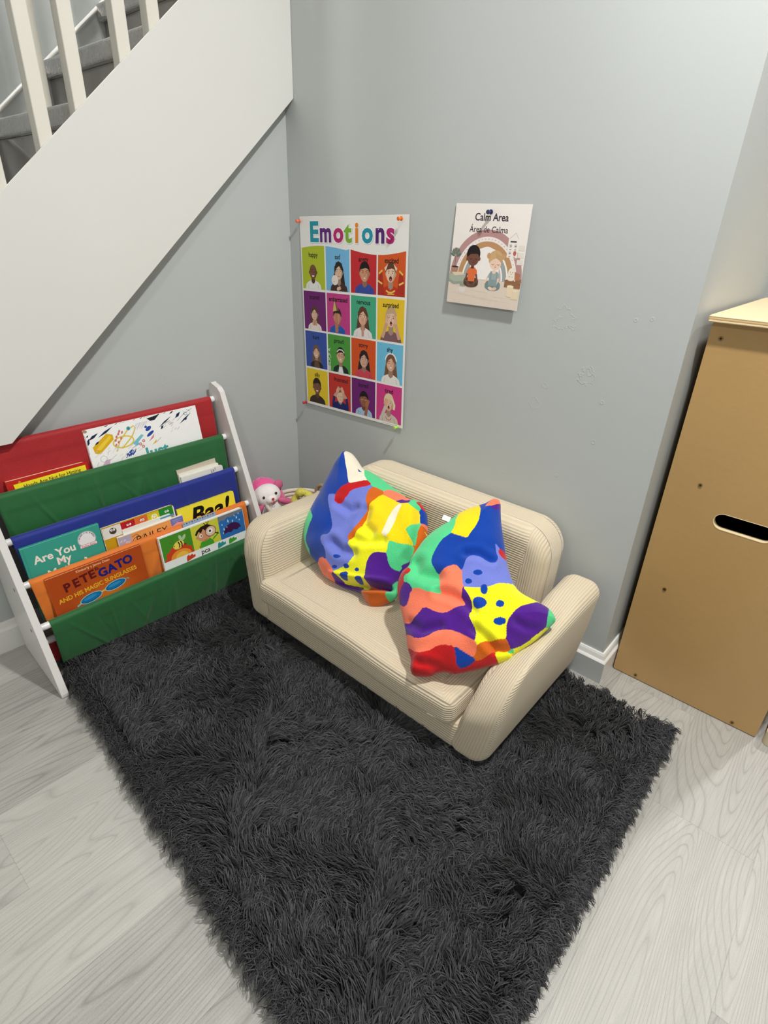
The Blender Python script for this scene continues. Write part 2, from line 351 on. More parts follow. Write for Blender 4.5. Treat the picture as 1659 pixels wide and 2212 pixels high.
for (x,y) in [(-.36,-.255),(-.36,-.475),(-.36,-.685)]:
    k=math.floor((y-NY)/RUN); zb=NZ+k*RISE
    bm=BM(); box(bm,x-.014,x+.014,y-.014,y+.014,zb+.0005,zb+.8); obj('baluster',bm,MATS['cream_baluster_paint'],stair,bevel=.002)
bm=BM(); tube(bm,[(-.612,-1.3,1.6915-SL*1.3),(-.612,-.01,1.6915-SL*.01)],.0055,8); obj('wall_bead',bm,white,stair,smooth=True)
for s_,(h_) in ((.02,.75),):
    bm=BM(); tube(bm,[(.018,-1.0,1.701-SL+.75+.0),(.018,-.02,1.701+.75)],.022,12); obj('handrail',bm,white,stair,smooth=True)

# ---------------------------------------------------------------- rug
def rugpt(u,v):   # u 0..1 left to right, v 0..1 front to back
    o=np.array([1.322,-.990]); a=np.array([-math.cos(.080),math.sin(.080)])*1.17; b=np.array([0,1])*.928
    return o+ (1-u)*a+v*b
rug=thing('shag_rug','charcoal grey long-pile shag rug lying on the floor under the small sofa','rug',(0,0,0))
bm=BM(); c4=[rugpt(0,0),rugpt(1,0),rugpt(1,1),rugpt(0,1)]
cc_=sum(c4)/4; c4=[q+(cc_-q)/np.linalg.norm(cc_-q)*.035 for q in c4]
A=[bm.verts.new((*q,.001)) for q in c4];B=[bm.verts.new((*q,.009)) for q in c4]
bm.faces.new(A[::-1]);bm.faces.new(B)
for i in range(4): bm.faces.new((A[i],A[(i+1)%4],B[(i+1)%4],B[i]))
obj('backing',bm,mat('rug_backing',(28,28,30),.95),rug)
rs=np.random.RandomState(5)
NC=8200; K=17; N=NC*K
uv=rs.rand(NC,2); NE=2000; tE=rs.rand(NE); dE=rs.rand(NE)*.035; sE=rs.randint(0,3,NE)
uv=np.concatenate([uv,np.stack([np.where(sE==0,dE,np.where(sE==1,1-dE,tE)),np.where(sE==2,dE,tE)],1)]); NC=len(uv); N=NC*K

cu_=np.array([rugpt(a,b) for a,b in uv])
def field(p):
    x,y=p[:,0],p[:,1]
    a=2.6+1.2*np.sin(6.1*x+3.2*y+.6)+1.0*np.sin(9.3*y-4.7*x+1.9)+.8*np.sin(17.1*x+11.7*y)+.7*np.sin(29*y-21*x+2)+.5*np.sin(37*x+31*y)
    return a
ang=field(cu_)+rs.randn(NC)*.32
L_=.041*(.75+.5*rs.rand(NC)); lift=.022+.012*rs.rand(NC)*(.6+.4*np.sin(9*cu_[:,0])*np.sin(11*cu_[:,1]))
# at the borders the pile falls outward a little; near the sofa and shelf it is pressed
ed=np.stack([uv[:,0]*1.17,(1-uv[:,0])*1.17,uv[:,1]*.93,(1-uv[:,1])*.93],1); en=ed.argmin(1); near=ed.min(1)<.022
oa=np.array([PI,0,-PI/2,PI/2])[en]; ang=np.where(near&(en!=3),oa+rs.randn(NC)*.55,ang)
L_=np.where(ed.min(1)<.03,L_*.66,L_); tip=cu_+np.stack([np.cos(ang),np.sin(ang)],1)*L_[:,None]
root=np.repeat(cu_,K,0)+rs.randn(N,2)*.0055
ti=np.repeat(tip,K,0)+rs.randn(N,2)*.0019; li=np.repeat(lift,K)*(.7+.5*rs.rand(N))
def inbox(p,x0,x1,y0,y1): return (p[:,0]>x0)&(p[:,0]<x1)&(p[:,1]>y0)&(p[:,1]<y1)
# flatten under the sofa; drop strands that would pass the wall or run through the shelf panels
pressed=inbox(root,.36,1.08,-.455,-.01)
keep=~((root[:,1]>-.018)|(ti[:,1]>-.016)|(ti[:,0]<.19)&(ti[:,1]<-.90))&~inbox(root,.42,1.02,-.40,-.06)&~inbox(root,-.1,.265,-.345,-.295)&~inbox(ti,-.1,.26,-.335,-.30)
root,ti,li,pressed=root[keep],ti[keep],li[keep],pressed[keep]; N=len(root)
wd=.00062*(.7+.6*rs.rand(N)); d=ti-root; ln=np.linalg.norm(d,axis=1,keepdims=True)+1e-6; dn=d/ln; sd=np.stack([-dn[:,1],dn[:,0]],1)
bend=rs.randn(N)*.006
S_=[0,.3,.62,.86,1.0]; Hh=[0,.75,1.0,.8,.55]; Wd=[1.1,1.1,1,.75,.12]
V=np.zeros((N,10,3),np.float32)
for k in range(5):
    s=S_[k]; p=root+d*s+sd*(bend*4*s*(1-s))[:,None]; z=.008+li*Hh[k]*np.where(pressed,.45,1); tw=wd*Wd[k]
    V[:,2*k,:2]=p-sd*tw[:,None]; V[:,2*k+1,:2]=p+sd*tw[:,None]; V[:,2*k,2]=z-.0003; V[:,2*k+1,2]=z+.0003
me=bpy.data.meshes.new('pile'); me.vertices.add(N*10); me.vertices.foreach_set('co',V.ravel())
q=np.array([[2*k,2*k+1,2*k+3,2*k+2] for k in range(4)]).ravel(); idx=(np.arange(N)[:,None]*10+q[None,:]).ravel().astype(np.int32)
me.loops.add(len(idx)); me.loops.foreach_set('vertex_index',idx); me.polygons.add(N*4)
me.polygons.foreach_set('loop_start',np.arange(N*4,dtype=np.int32)*4); me.update(calc_edges=True)
me.polygons.foreach_set('use_smooth',np.ones(N*4,bool))
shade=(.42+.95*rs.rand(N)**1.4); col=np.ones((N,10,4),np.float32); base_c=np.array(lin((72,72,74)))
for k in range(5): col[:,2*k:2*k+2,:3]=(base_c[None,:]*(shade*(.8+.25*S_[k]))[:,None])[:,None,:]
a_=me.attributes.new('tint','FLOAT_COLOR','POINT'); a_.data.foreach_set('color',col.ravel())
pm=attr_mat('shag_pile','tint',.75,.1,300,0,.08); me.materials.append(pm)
o=bpy.data.objects.new('pile',me); C.objects.link(o); o.parent=rug; o['kind']='stuff'

# ---------------------------------------------------------------- child sofa
ivory=(216,201,174)
cord=rib_mat('ivory_corduroy',ivory,.0066); cordf=rib_mat('ivory_corduroy_fine',ivory,.0056)
sofa=thing('child_sofa','small ivory corduroy toddler sofa standing on the shag rug by the wall','sofa',(.69,-.24,.03))
def soff(V): return V-np.array([.69,-.24,.03])
# base
P,Fc,raw=rbox(.645,.42,.078,.016,.008); P=P+np.array([.690,-.245,.067]); P[:,2]+=.002*np.sin(P[:,0]*31)*(P[:,2]>.1)
npmesh('base',soff(P),Fc,cord,sofa,attrs={'rib':('FLOAT',P[:,2])})
# seat cushion
P,Fc,raw=rbox(.625,.375,.072,.022,.006)
x,y,z=P[:,0].copy(),P[:,1].copy(),P[:,2].copy()
P[:,2]+=np.where(z>0,.007*(1-(x/.33)**2)*(1-(y/.2)**2),0)+.0015*np.sin(x*23+1)*(y<-.15)
P[:,1]-=.004*np.sin(x*9)*(y<-.15)
rib=np.where(raw[:,2]>.035,y*1.0+.01,z)
dx=np.maximum(np.abs(x)-.262,0); rib=np.where((raw[:,2]>.035)&(dx>0)&(y<.1),np.minimum(y+.01,-.19+ .31-np.abs(x)+.0*x) ,rib)
P2=P+np.array([.692,-.292,.1385])
npmesh('seat_cushion',soff(P2),Fc,cordf,sofa,attrs={'rib':('FLOAT',rib)})
# backrest
def softslab(hx,hy,hz,rc,r,step):
    P,Fc,raw=rbox(2*hx,2*hy,2*hz,.0001,step); P=raw.copy()
    q=np.stack([np.clip(P[:,0],-(hx-rc),hx-rc),np.clip(P[:,2],-(hz-rc),hz-rc)],1); d=P[:,[0,2]]-q
    low=P[:,2]<0; d2=d.copy(); L=np.abs(d).max(1); ln=np.linalg.norm(d,axis=1)+1e-9; cor=(np.abs(d).min(1)>1e-9)&~low
    d2[cor]=d[cor]/ln[cor,None]*L[cor,None]
    m=np.where(cor,rc-L,np.minimum(hx-np.abs(P[:,0]),hz-np.abs(P[:,2])))
    xz=q+d2; ay=np.abs(P[:,1]); face=ay>hy-1e-6
    y=np.where(face,np.sign(P[:,1])*(hy-r+np.sqrt(np.maximum(r*r-np.maximum(r-m,0)**2,0))),P[:,1])
    off=np.where(~face|(m<1e-6),r-np.sqrt(np.maximum(r*r-np.clip(np.where(face,0,ay)-(hy-r),0,r)**2,0)),0)
    # side faces: stay within the flat band between the rounded rims
    y=np.where(~face,P[:,1]*(hy-r)/hy,y); 
    return np.stack([xz[:,0],y,xz[:,1]],1),Fc,raw
P,Fc,raw=softslab(.3125,.0625,.175,.075,.034,.006)
x,y,z=P[:,0].copy(),P[:,1].copy(),P[:,2].copy()
P[:,1]+=-.012*np.exp(-((z+.05)/.12)**2)*(y<0)*np.cos(x/.31*1.4)+.03*(z/.34)
fr=np.abs(raw[:,1])>.0624
P2=P+np.array([.685,-.083,.232]); P2[:,1]=np.minimum(P2[:,1],-.006)
msk=np.where(fr&(np.abs(x)<.262-.12*np.clip(.12-z,0,1)),0,1)
npmesh('backrest',soff(P2),Fc,cordf,sofa,attrs={'rib':('FLOAT',z),'rib2':('FLOAT',np.where(fr,np.abs(x),y)),'ribm':('FLOAT',msk)})
# arms
def arm(side):
    T=.094; P,Fc,raw=rbox(T,.44,.275,.034,.006)
    x,y,z=P[:,0].copy(),P[:,1].copy(),P[:,2].copy(); zz=z+.1375
    R_=.13 if side>0 else .10; H_=.275
    over=np.clip((zz-(H_-R_))/R_,0,1); cut=R_*(1-np.sqrt(np.maximum(1-over**2,0)))*(.9 if side>0 else .75)
    yy=y+.22                                           # 0 front .. .44 back
    P[:,1]=-.22+cut+(yy)*(.44-cut)/.44
    if side>0: P[:,2]+= -.010*(zz/.275)-.052*np.clip(1-yy/.30,0,1)*np.clip(zz/.2,0,1)*np.clip(1.15-(x/T+.5),0,1); P[:,0]+=.016*(zz/.275)*np.clip(.5-x/T,0,1)*np.clip(1.4-yy/.3,0,1)
    else: P[:,2]+=.004*np.clip(zz/.275,0,1)
    fl_=(.030 if side>0 else -.034); P[:,0]+=fl_*(zz/.275)**1.3+ (.0 if side<0 else .006*np.sin(zz/.275*PI))
    xi=(x*side+T/2)
    inner=(raw[:,0]*side< -T/2+.001); outer=(raw[:,0]*side> T/2-.001); frt=raw[:,1]<-.2199; topf=raw[:,2]>.137
    rib=np.where(inner,zz,np.where(outer,.275*2+T-zz,.275+xi)); rib2=.275+xi
    P2=P+np.array([ (.362 if side<0 else 1.031),-.245,.03+.1375])
    npmesh('armrest',soff(P2),Fc,cord,sofa,attrs={'rib':('FLOAT',rib),'rib2':('FLOAT',rib2),'ribm':('FLOAT',np.where((frt|topf)&~inner,1,0))})
arm(-1); arm(1)
# white zip along the right front corner of the cushion
bm=BM(); tube(bm,[Vector(q)-Vector((.69,-.24,.03)) for q in [(.950,-.4815,.117),(.975,-.4795,.121),(.993,-.470,.127),(1.003,-.455,.133)]],.0016,8); obj('zip',bm,mat('white_zip',(245,245,240),.4),sofa,smooth=True)

# ---------------------------------------------------------------- pillows
PC={'G':(84,206,138),'Y':(236,234,30),'Y2':(240,212,22),'B':(14,62,158),'C':(246,124,92),'V':(78,28,134),'L':(112,124,206),'R':(190,26,30),'O':(206,98,20),'W':(238,230,208)}
PIL={'right':{'O':[0.901,-0.477,0.19],'N':[0.135,-0.5761,0.8061],'out':[(27,437),(37,438),(44,431),(52,409),(64,379),(85,336),(99,306),(116,276),(138,248),(158,236),(196,228),(219,221),(235,206),(233,194),(223,174),(209,148),(190,122),(179,106),(177,98),(158,82),(137,66),(114,50),(85,32),(62,27),(47,19),(38,9),(21,1),(4,-2),(-6,7),(-12,25),(-28,44),(-39,63),(-49,80),(-67,105),(-83,127),(-98,149),(-108,174),(-109,199),(-100,217),(-102,236),(-97,265),(-92,287),(-79,316),(-61,342),(-47,363),(-36,380),(-20,396),(-3,409),(12,421),(20,431)],'reg':[('G',[(-36,381),(-23,306),(-37,289),(-42,267),(-42,238),(-38,225),(-16,206),(-1,188),(5,168),(-6,161),(-24,161),(-46,166),(-55,158),(-70,170),(-92,176),(-95,189),(-77,192),(-100,217),(-104,231),(-95,277),(-78,318),(-49,338)]),('Y2',[(-34,356),(-24,397),(11,399),(22,366),(22,341),(18,321),(16,304),(0,305),(-21,306),(-21,328)]),('B',[(13,394),(4,418),(45,439),(81,373),(100,311),(85,314),(73,320),(80,295),(88,288),(90,273),(72,270),(56,275),(35,272),(32,259),(33,227),(15,238),(0,224),(-14,206),(-36,224),(-42,238),(-42,267),(-37,289),(-23,306),(0,305),(16,304),(18,321),(22,341),(22,366)]),('C',[(18,399),(26,439),(46,435),(43,419),(30,404)]),('V',[(30,403),(43,421),(47,433),(53,414),(45,402)]),('L',[(69,322),(87,308),(105,296),(146,240),(123,238),(110,231),(97,214),(77,204),(47,194),(33,227),(32,259),(35,272),(56,275),(72,270),(90,273),(92,288),(84,299)]),('R',[(83,304),(85,314),(101,309),(105,296),(94,294)]),('C',[(-13,205),(0,224),(15,238),(28,230),(38,217),(55,171),(29,175),(4,172),(-1,188)]),('C',[(-61,156),(-50,164),(-24,161),(-6,161),(29,175),(51,170),(63,163),(50,146),(32,129),(14,125),(-16,130),(-22,113),(-36,91),(-60,96),(-72,106),(-82,124),(-59,119),(-58,140)]),('V',[(-85,168),(-72,171),(-55,158),(-61,151),(-58,140),(-60,120),(-75,124),(-88,145)]),('R',[(-83,208),(-79,192),(-90,186),(-85,168),(-90,156),(-84,131),(-95,139),(-112,175),(-109,206)]),('V',[(-16,129),(14,125),(33,128),(50,146),(65,159),(82,155),(79,142),(90,129),(102,120),(109,96),(90,99),(66,102),(44,98),(27,92),(14,72),(-7,62),(-30,68),(-55,85),(-36,91),(-22,113)]),('V',[(47,193),(60,185),(74,172),(82,155),(68,163),(56,170)]),('Y',[(49,192),(77,203),(97,214),(110,231),(123,238),(138,248),(152,240),(203,227),(200,215),(180,208),(166,194),(158,172),(154,152),(162,125),(137,110),(126,109),(121,103),(115,91),(109,96),(102,120),(90,129),(79,142),(82,157),(74,172),(60,185)]),('V',[(180,208),(196,229),(219,216),(221,206),(224,180),(212,161),(203,145),(191,128),(176,113),(165,122),(157,140),(154,156),(159,175),(166,194)]),('G',[(219,218),(240,202),(234,188),(224,180)]),('Y',[(224,180),(237,189),(213,138),(183,102),(176,113),(191,128),(203,145),(212,161)]),('O',[(115,91),(121,103),(126,109),(137,110),(161,124),(174,113),(161,103),(146,101),(140,84),(126,70),(118,68),(112,72)]),('C',[(-7,62),(14,72),(27,92),(44,98),(66,102),(90,99),(109,96),(115,90),(114,69),(88,72),(73,74),(53,70),(39,63),(25,46),(3,36),(-31,44),(-40,59),(-32,68)]),('R',[(-30,46),(3,36),(25,46),(39,63),(53,70),(74,73),(87,38),(108,52),(140,84),(146,96),(162,74),(148,61),(121,39),(94,19),(51,-3),(11,-15),(-7,3),(-12,23)]),('B',[(73,74),(88,72),(114,69),(111,60),(108,52),(88,39),(82,55)]),('Y',[(146,96),(170,103),(182,112),(182,88),(162,74)]),('G',[(170,103),(179,114),(180,109)]),('B',[(74,239),(74,235),(71,231),(67,229),(62,228),(58,229),(56,231),(56,235),(59,238),(63,241),(67,242),(71,241)]),('B',[(61,212),(61,209),(59,206),(56,204),(52,203),(49,205),(47,207),(47,211),(48,214),(52,216),(55,216),(59,215)]),('B',[(96,208),(97,202),(96,197),(93,194),(89,194),(85,197),(82,202),(81,207),(82,212),(85,215),(89,216),(93,213)]),('B',[(105,178),(105,171),(102,164),(96,160),(89,159),(83,162),(79,168),(78,175),(81,181),(87,185),(94,186),(101,183)]),('B',[(137,191),(137,186),(135,182),(132,179),(127,179),(123,180),(121,184),(121,188),(122,192),(126,195),(130,195),(134,194)]),('B',[(152,156),(152,151),(148,147),(143,143),(137,142),(132,143),(129,146),(129,151),(133,155),(138,159),(144,160),(149,159)])],'cr':[(9,14,[(-76,220),(-60,198),(-36,195),(-13,198)]),(8,10,[(7,168),(31,170),(63,163),(84,153)]),(9,9,[(103,118),(126,109),(147,99),(167,104)]),(5,8,[(172,162),(190,161),(213,166)]),(6,9,[(28,269),(50,278),(76,274)]),(7,8,[(12,20),(32,24),(49,24)]),(5,9,[(-39,90),(-1,82),(31,100)])]},'left':{'O':[0.676,-0.346,0.18],'N':[0.05,-0.7057,0.7067],'out':[(-298,351),(-280,350),(-254,337),(-222,319),(-195,317),(-158,310),(-113,298),(-75,289),(-48,281),(-20,283),(2,274),(21,257),(43,219),(53,184),(51,149),(42,129),(42,104),(36,76),(43,54),(48,39),(36,20),(6,-7),(-11,-6),(-27,0),(-48,10),(-93,4),(-137,5),(-173,11),(-200,27),(-245,44),(-281,73),(-298,103),(-309,142),(-310,197),(-311,261),(-310,314),(-306,342)],'reg':[('G',[(-302,107),(-271,144),(-226,103),(-227,52),(-261,51)]),('B',[(-308,355),(-248,301),(-200,252),(-214,239),(-222,222),(-224,212),(-247,203),(-222,178),(-196,150),(-180,129),(-176,105),(-201,98),(-190,83),(-170,69),(-155,45),(-183,49),(-199,27),(-217,45),(-246,60),(-260,74),(-260,99),(-256,134),(-272,158),(-281,192),(-271,241),(-312,323)]),('W',[(-250,300),(-300,354),(-254,355),(-225,334),(-204,315),(-184,291),(-160,277),(-182,266),(-200,252)]),('B',[(-220,307),(-197,299),(-206,297)]),('R',[(-208,188),(-220,213),(-214,239),(-200,252),(-182,266),(-164,282),(-145,273),(-170,251),(-182,236),(-184,218),(-186,197),(-197,190)]),('G',[(-217,322),(-165,317),(-120,306),(-56,285),(-51,274),(-91,270),(-123,271),(-165,281)]),('L',[(-247,203),(-224,212),(-208,188),(-186,197),(-184,218),(-182,236),(-164,253),(-142,274),(-138,247),(-129,231),(-109,210),(-112,186),(-114,146),(-119,125),(-110,103),(-89,93),(-83,63),(-101,46),(-127,27),(-155,45),(-170,69),(-193,82),(-201,98),(-173,106),(-179,130),(-201,158)]),('Y',[(-107,111),(-100,129),(-102,157),(-96,195),(-38,168),(-12,152),(-3,124),(-34,110),(-42,90),(-32,51),(-17,32),(-75,18),(-95,13),(-125,24),(-101,46),(-83,63),(-89,93),(-110,103)]),('O',[(-135,269),(-98,266),(-105,249),(-104,219),(-106,181),(-103,147),(-104,131),(-109,120),(-115,111),(-122,124),(-114,140),(-112,173),(-109,210),(-128,228),(-140,254)]),('C',[(-99,263),(-101,280),(-66,285),(-32,273),(-51,256),(-78,258)]),('V',[(-57,252),(-47,267),(-27,265),(-42,250)]),('Y2',[(-103,246),(-92,255),(-62,254),(-37,253),(-16,260),(10,254),(26,224),(11,195),(41,169),(15,157),(-12,152),(-33,158),(-66,157),(-93,167),(-110,206)]),('W',[(-34,256),(-25,223),(-18,158),(-36,157),(-38,174),(-45,218),(-44,244)]),('G',[(11,195),(25,227),(35,202),(41,171)]),('G',[(-18,258),(-20,274),(-16,279),(2,269),(10,254)]),('G',[(-13,152),(15,155),(42,167),(45,143),(39,126),(27,103),(37,109),(36,99),(23,92),(11,99),(1,114)]),('V',[(-42,90),(-36,108),(-19,117),(0,118),(7,102),(21,93),(36,98),(35,77),(38,54),(22,41),(-10,34),(-32,51)]),('O',[(28,218),(37,227),(71,188),(51,163),(41,136),(45,153),(39,184)]),('B',[(4,264),(28,259),(45,237),(29,224),(13,248)]),('R',[(-15,274),(-5,284),(27,262),(6,265),(-1,269)]),('C',[(29,224),(47,240),(64,210),(38,222)]),('Y',[(43,212),(70,205),(71,182)]),('V',[(35,110),(43,137),(50,145),(57,93),(35,74)]),('C',[(-180,49),(-155,45),(-132,36),(-125,23),(-124,7),(-160,9),(-198,24)]),('V',[(-125,23),(-111,24),(-93,13),(-118,6),(-126,9)]),('V',[(-95,12),(-45,23),(-45,7),(-53,-2)]),('O',[(-31,25),(34,47),(31,31),(18,10),(26,-11),(0,-14),(-20,9)]),('G',[(32,45),(35,74),(78,46),(35,32)]),('B',[(-115,67),(-116,64),(-118,61),(-123,59),(-128,58),(-133,59),(-135,61),(-135,64),(-132,67),(-127,69),(-122,70),(-118,69)]),('B',[(-116,41),(-116,39),(-119,36),(-123,34),(-127,34),(-130,34),(-131,36),(-131,38),(-128,41),(-125,43),(-121,43),(-118,43)]),('B',[(-82,55),(-83,52),(-85,49),(-89,47),(-93,46),(-97,47),(-99,49),(-99,52),(-97,55),(-93,58),(-88,58),(-84,57)]),('B',[(-53,58),(-53,55),(-55,53),(-58,51),(-61,51),(-64,51),(-66,53),(-65,56),(-64,58),(-61,60),(-58,60),(-55,59)]),('B',[(-75,34),(-76,29),(-80,24),(-86,21),(-93,20),(-98,21),(-100,25),(-99,31),(-95,35),(-89,39),(-83,40),(-77,38)]),('B',[(-32,40),(-32,36),(-36,32),(-43,29),(-50,28),(-54,29),(-56,32),(-55,36),(-52,40),(-46,43),(-40,44),(-35,43)])],'cr':[(24,8,[(-129,3),(-76,16),(-9,31),(39,52),(54,74)]),(9,12,[(-161,92),(-123,80),(-87,88)]),(6,10,[(-94,119),(-63,127),(-27,145)]),(8,8,[(8,259),(34,208),(45,159),(40,130)]),(7,12,[(-107,201),(-99,164),(-66,151)]),(5,10,[(-197,190),(-155,184),(-140,196)])]}}
plush=attr_mat('plush_print','print',1,.25,420,.5,.13)
def pillow(key,H,D,name_label,back):
    d=PIL[key]; O=np.array(d['O']); n=np.array(d['N']); n/=np.linalg.norm(n); Vv=np.array([0,0,1.])-n*n[2]; Vv/=np.linalg.norm(Vv); U=np.cross(Vv,n)
    o=np.array(d['out'],float)/1000
    M=len(o); SEG=640                                         # closed Catmull-Rom outline
    t=np.linspace(0,M,SEG,endpoint=False); i=t.astype(int); f=(t-i)[:,None]
    p0,p1,p2,p3=o[(i-1)%M],o[i%M],o[(i+1)%M],o[(i+2)%M]
    ol=.5*((2*p1)+(p2-p0)*f+(2*p0-5*p1+4*p2-p3)*f*f+(3*p1-p0-3*p2+p3)*f**3)
    cen=ol.mean(0); RN=130
    r=np.linspace(0,1,RN+1)[1:]; r=1-(1-r)**1.25
    G=cen+(ol-cen)[None,:,:]*r[:,None,None]; G=np.concatenate([cen[None,:],G.reshape(-1,2)])
    def dist(Q,poly,closed=True):
        a=poly; b=np.roll(poly,-1,0) if closed else poly[1:]
        if not closed: a=poly[:-1]
        best=np.full(len(Q),9.); 
        for k in range(len(b)):
            e=b[k]-a[k]; tt=np.clip(((Q-a[k])@e)/max(e@e,1e-12),0,1); best=np.minimum(best,np.linalg.norm(Q-(a[k]+tt[:,None]*e),axis=1))
        return best
    dd=dist(G,ol[::4]); kk=np.clip(dd/D,0,1); base_h=np.sqrt(np.maximum(1-(1-kk)**2,0))
    h=H*base_h
    fade=np.clip(dd/.018,0,1)
    for dep,wid,pl in d['cr']:
        dc=dist(G,np.array(pl,float)/1000,False); w_=wid/1000
        h+=(-dep/720*np.exp(-(dc/w_)**2)+dep/2400*np.exp(-((dc-1.9*w_)/w_)**2))*fade
    h+=.0028*np.sin(G[:,0]*47+2*np.sin(G[:,1]*31))*np.sin(G[:,1]*39+1.3*np.sin(G[:,0]*23))*fade
    hb=-back*base_h
    col=np.tile(np.array([*lin(PC['Y']),1]),(len(G),1)); hitm=np.zeros(len(G),bool); polys=[]
    def inside(Q,poly):
        c_=np.zeros(len(Q),bool); x,y=Q[:,0],Q[:,1]; j=len(poly)-1
        for k in range(len(poly)):
            xi,yi=poly[k];xj,yj=poly[j]
            if yi!=yj: c_^=((yi>y)!=(yj>y))&(x<(xj-xi)*(y-yi)/(yj-yi)+xi)
            j=k
        return c_
    for cn,pl in d['reg']:
        q=np.array(pl,float)/1000
        if len(q)>4:                                           # soften the corners of the printed shapes
            q=np.stack([.75*q+.25*np.roll(q,-1,0),.25*q+.75*np.roll(q,-1,0)],1).reshape(-1,2)
        ii=inside(G,q); col[ii]=[*lin(PC[cn]),1]; hitm|=ii; polys.append((q,cn))
    gap=np.where(~hitm)[0]                                     # slivers between shapes take the nearest shape's colour
    if len(gap):
        dm=np.stack([dist(G[gap],q) for q,cn in polys],1).argmin(1)
        for k,(q,cn) in enumerate(polys): col[gap[dm==k]]=[*lin(PC[cn]),1]
    Wf=O+G[:,:1]*U+G[:,1:]*Vv+h[:,None]*n; Wb=O+G[:,:1]*U+G[:,1:]*Vv+hb[:,None]*n
    nG=len(G); Fc=[]
    def idx(a,b,off=0): return off+1+a*SEG+(b%SEG)
    for b in range(SEG):
        Fc.append((0,idx(0,b),idx(0,b+1)))
        for a in range(RN-1): Fc.append((idx(a,b),idx(a+1,b),idx(a+1,b+1),idx(a,b+1)))
    nb=1+(RN-1)*SEG
    def ib(a,b): return nG+1+a*SEG+(b%SEG) if a<RN-1 else idx(RN-1,b)
    for b in range(SEG):
        Fc.append((nG,ib(0,b+1),ib(0,b)))
        for a in range(RN-1): Fc.append((ib(a,b),ib(a,b+1),ib(a+1,b+1),ib(a+1,b)))
    V=np.concatenate([Wf,Wb[:nb]])-O; cc=np.concatenate([col,col[:nb]])
    t=npmesh('throw_pillow',V,Fc,plush,None,attrs={'print':('FLOAT_COLOR',cc)}); t.location=O
    return tag(t,name_label,'pillow','bright abstract print pillows on the sofa')
pl1=pillow('left',.060,.10,'abstract print plush pillow with a cream tip, the left one on the sofa',.03)
pl2=pillow('right',.055,.11,'abstract print plush pillow with a big purple oval, leaning against the right armrest',.035)
bm=BM(); box(bm,-.009,.009,-.0004,.0004,-.006,.006); tg=obj('care_tag',bm,mat('white_label',(240,240,236),.6),pl2); 
tg.location=Vector((.788,-.232,.418))-Vector(PIL['right']['O']); tg.rotation_euler=(-.6,.3,.5)

# ---------------------------------------------------------------- wooden cabinet
ply=mat('birch_plywood_face',(182,146,93),.42,.10,5,.15,90,coat=.15)
plye=mat('plywood_edge',(236,214,170),.6,.12,120)
dark=mat('cavity_shade',(20,16,12),.9)  # near-black colour paints in the shade of the slot interior and screw sockets
brass=mat('brass_screw',(150,122,78),.35,.1,metal=.8)
cab=thing('wooden_cabinet','tan plywood cabinet with a slot handle in its end panel, beside the grey wall corner','cabinet',(0,0,0))
X0,X1,Y0,Y1,ZT=1.151,1.479,.067,.56,.867
slot=arc(1.277,.4805,.0185,PI/2,1.5*PI,10)+arc(1.353,.4805,.0185,-PI/2,PI/2,10)
outer=rrect(X0,.002,X1,ZT,.006,3)
bm=plate([outer,slot],'y',Y0,Y0+.014); obj('side_panel',bm,ply,cab,bevel=.0012)
bm=plate([arc(1.277,.4805,.0183,PI/2,1.5*PI,10)+arc(1.353,.4805,.0183,-PI/2,PI/2,10),arc(1.277,.4805,.0172,PI/2,1.5*PI,10)+arc(1.353,.4805,.0172,-PI/2,PI/2,10)],'y',Y0-.0006,Y0+.0138); obj('slot_edge',bm,plye,cab)
bm=BM(); box(bm,X0,X1,Y1-.014,Y1,.002,ZT); obj('side_panel',bm,ply,cab)
bm=BM(); box(bm,X0+.002,X0+.014,Y0+.0145,Y1-.0145,.004,ZT-.001); obj('back_panel',bm,ply,cab)
bm=BM(); box(bm,X1-.014,X1-.002,Y0+.0145,Y1-.0145,.004,ZT-.001); obj('light_block_front',bm,ply,cab)  # unseen front, added to keep lamp light out of the slot
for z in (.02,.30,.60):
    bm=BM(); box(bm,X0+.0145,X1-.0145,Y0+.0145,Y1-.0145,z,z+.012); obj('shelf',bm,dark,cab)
bm=BM(); box(bm,X0-.006,X1+.01,Y0-.017,Y1+.012,ZT+.0005,ZT+.014)
top=obj('top_board',bm,mat('birch_plywood_top',(222,198,158),.4,.06,6),cab,bevel=.004,seg=3)
for k,zz in enumerate((ZT+.0025,ZT+.0068,ZT+.011)):
    bm=BM(); box(bm,X0-.004,X1+.008,Y0-.0176,Y0-.0168,zz,zz+.0022 if k!=2 else zz+.001); obj('edge_ply',bm,plye if k!=1 else mat('plywood_edge_mid',(214,180,128),.6),cab)
for x,z in [(1.173,.839),(1.216,.546),(1.211,.279),(1.207,.013),(1.429,.011)]:
    z=max(z,.012); bm=BM(); cyl(bm,(x,Y0-.0016,z),(x,Y0+.002,z),.0042,16,.0036); s_=obj('screw',bm,brass,cab)
    bm=BM(); cyl(bm,(x,Y0-.002,z),(x,Y0-.0012,z),.0019,6); obj('screw_socket',bm,dark,s_)
seat=thing('floor_cushion','red cushion with a pale ribbed rounded base, just right of the tan cabinet','cushion',(1.53,.13,0))
bm=BM(); vs=box(bm,-.038,.12,-.052,.16,.022,.075); obj('cover',bm,mat('red_cover',(176,20,28),.7,.08,60,.3),seat,bevel=.008)
bm=BM(); cyl(bm,(-.024,-.058,.001),(-.024,-.058,.034),.014,20); 
for k in range(3): cyl(bm,(-.024+.02*(k+1),-.058,.001),(-.024+.02*(k+1),-.058,.034),.012,16)
obj('ribbed_base',bm,mat('ribbed_beige',(196,184,152),.7,.1,80),seat)

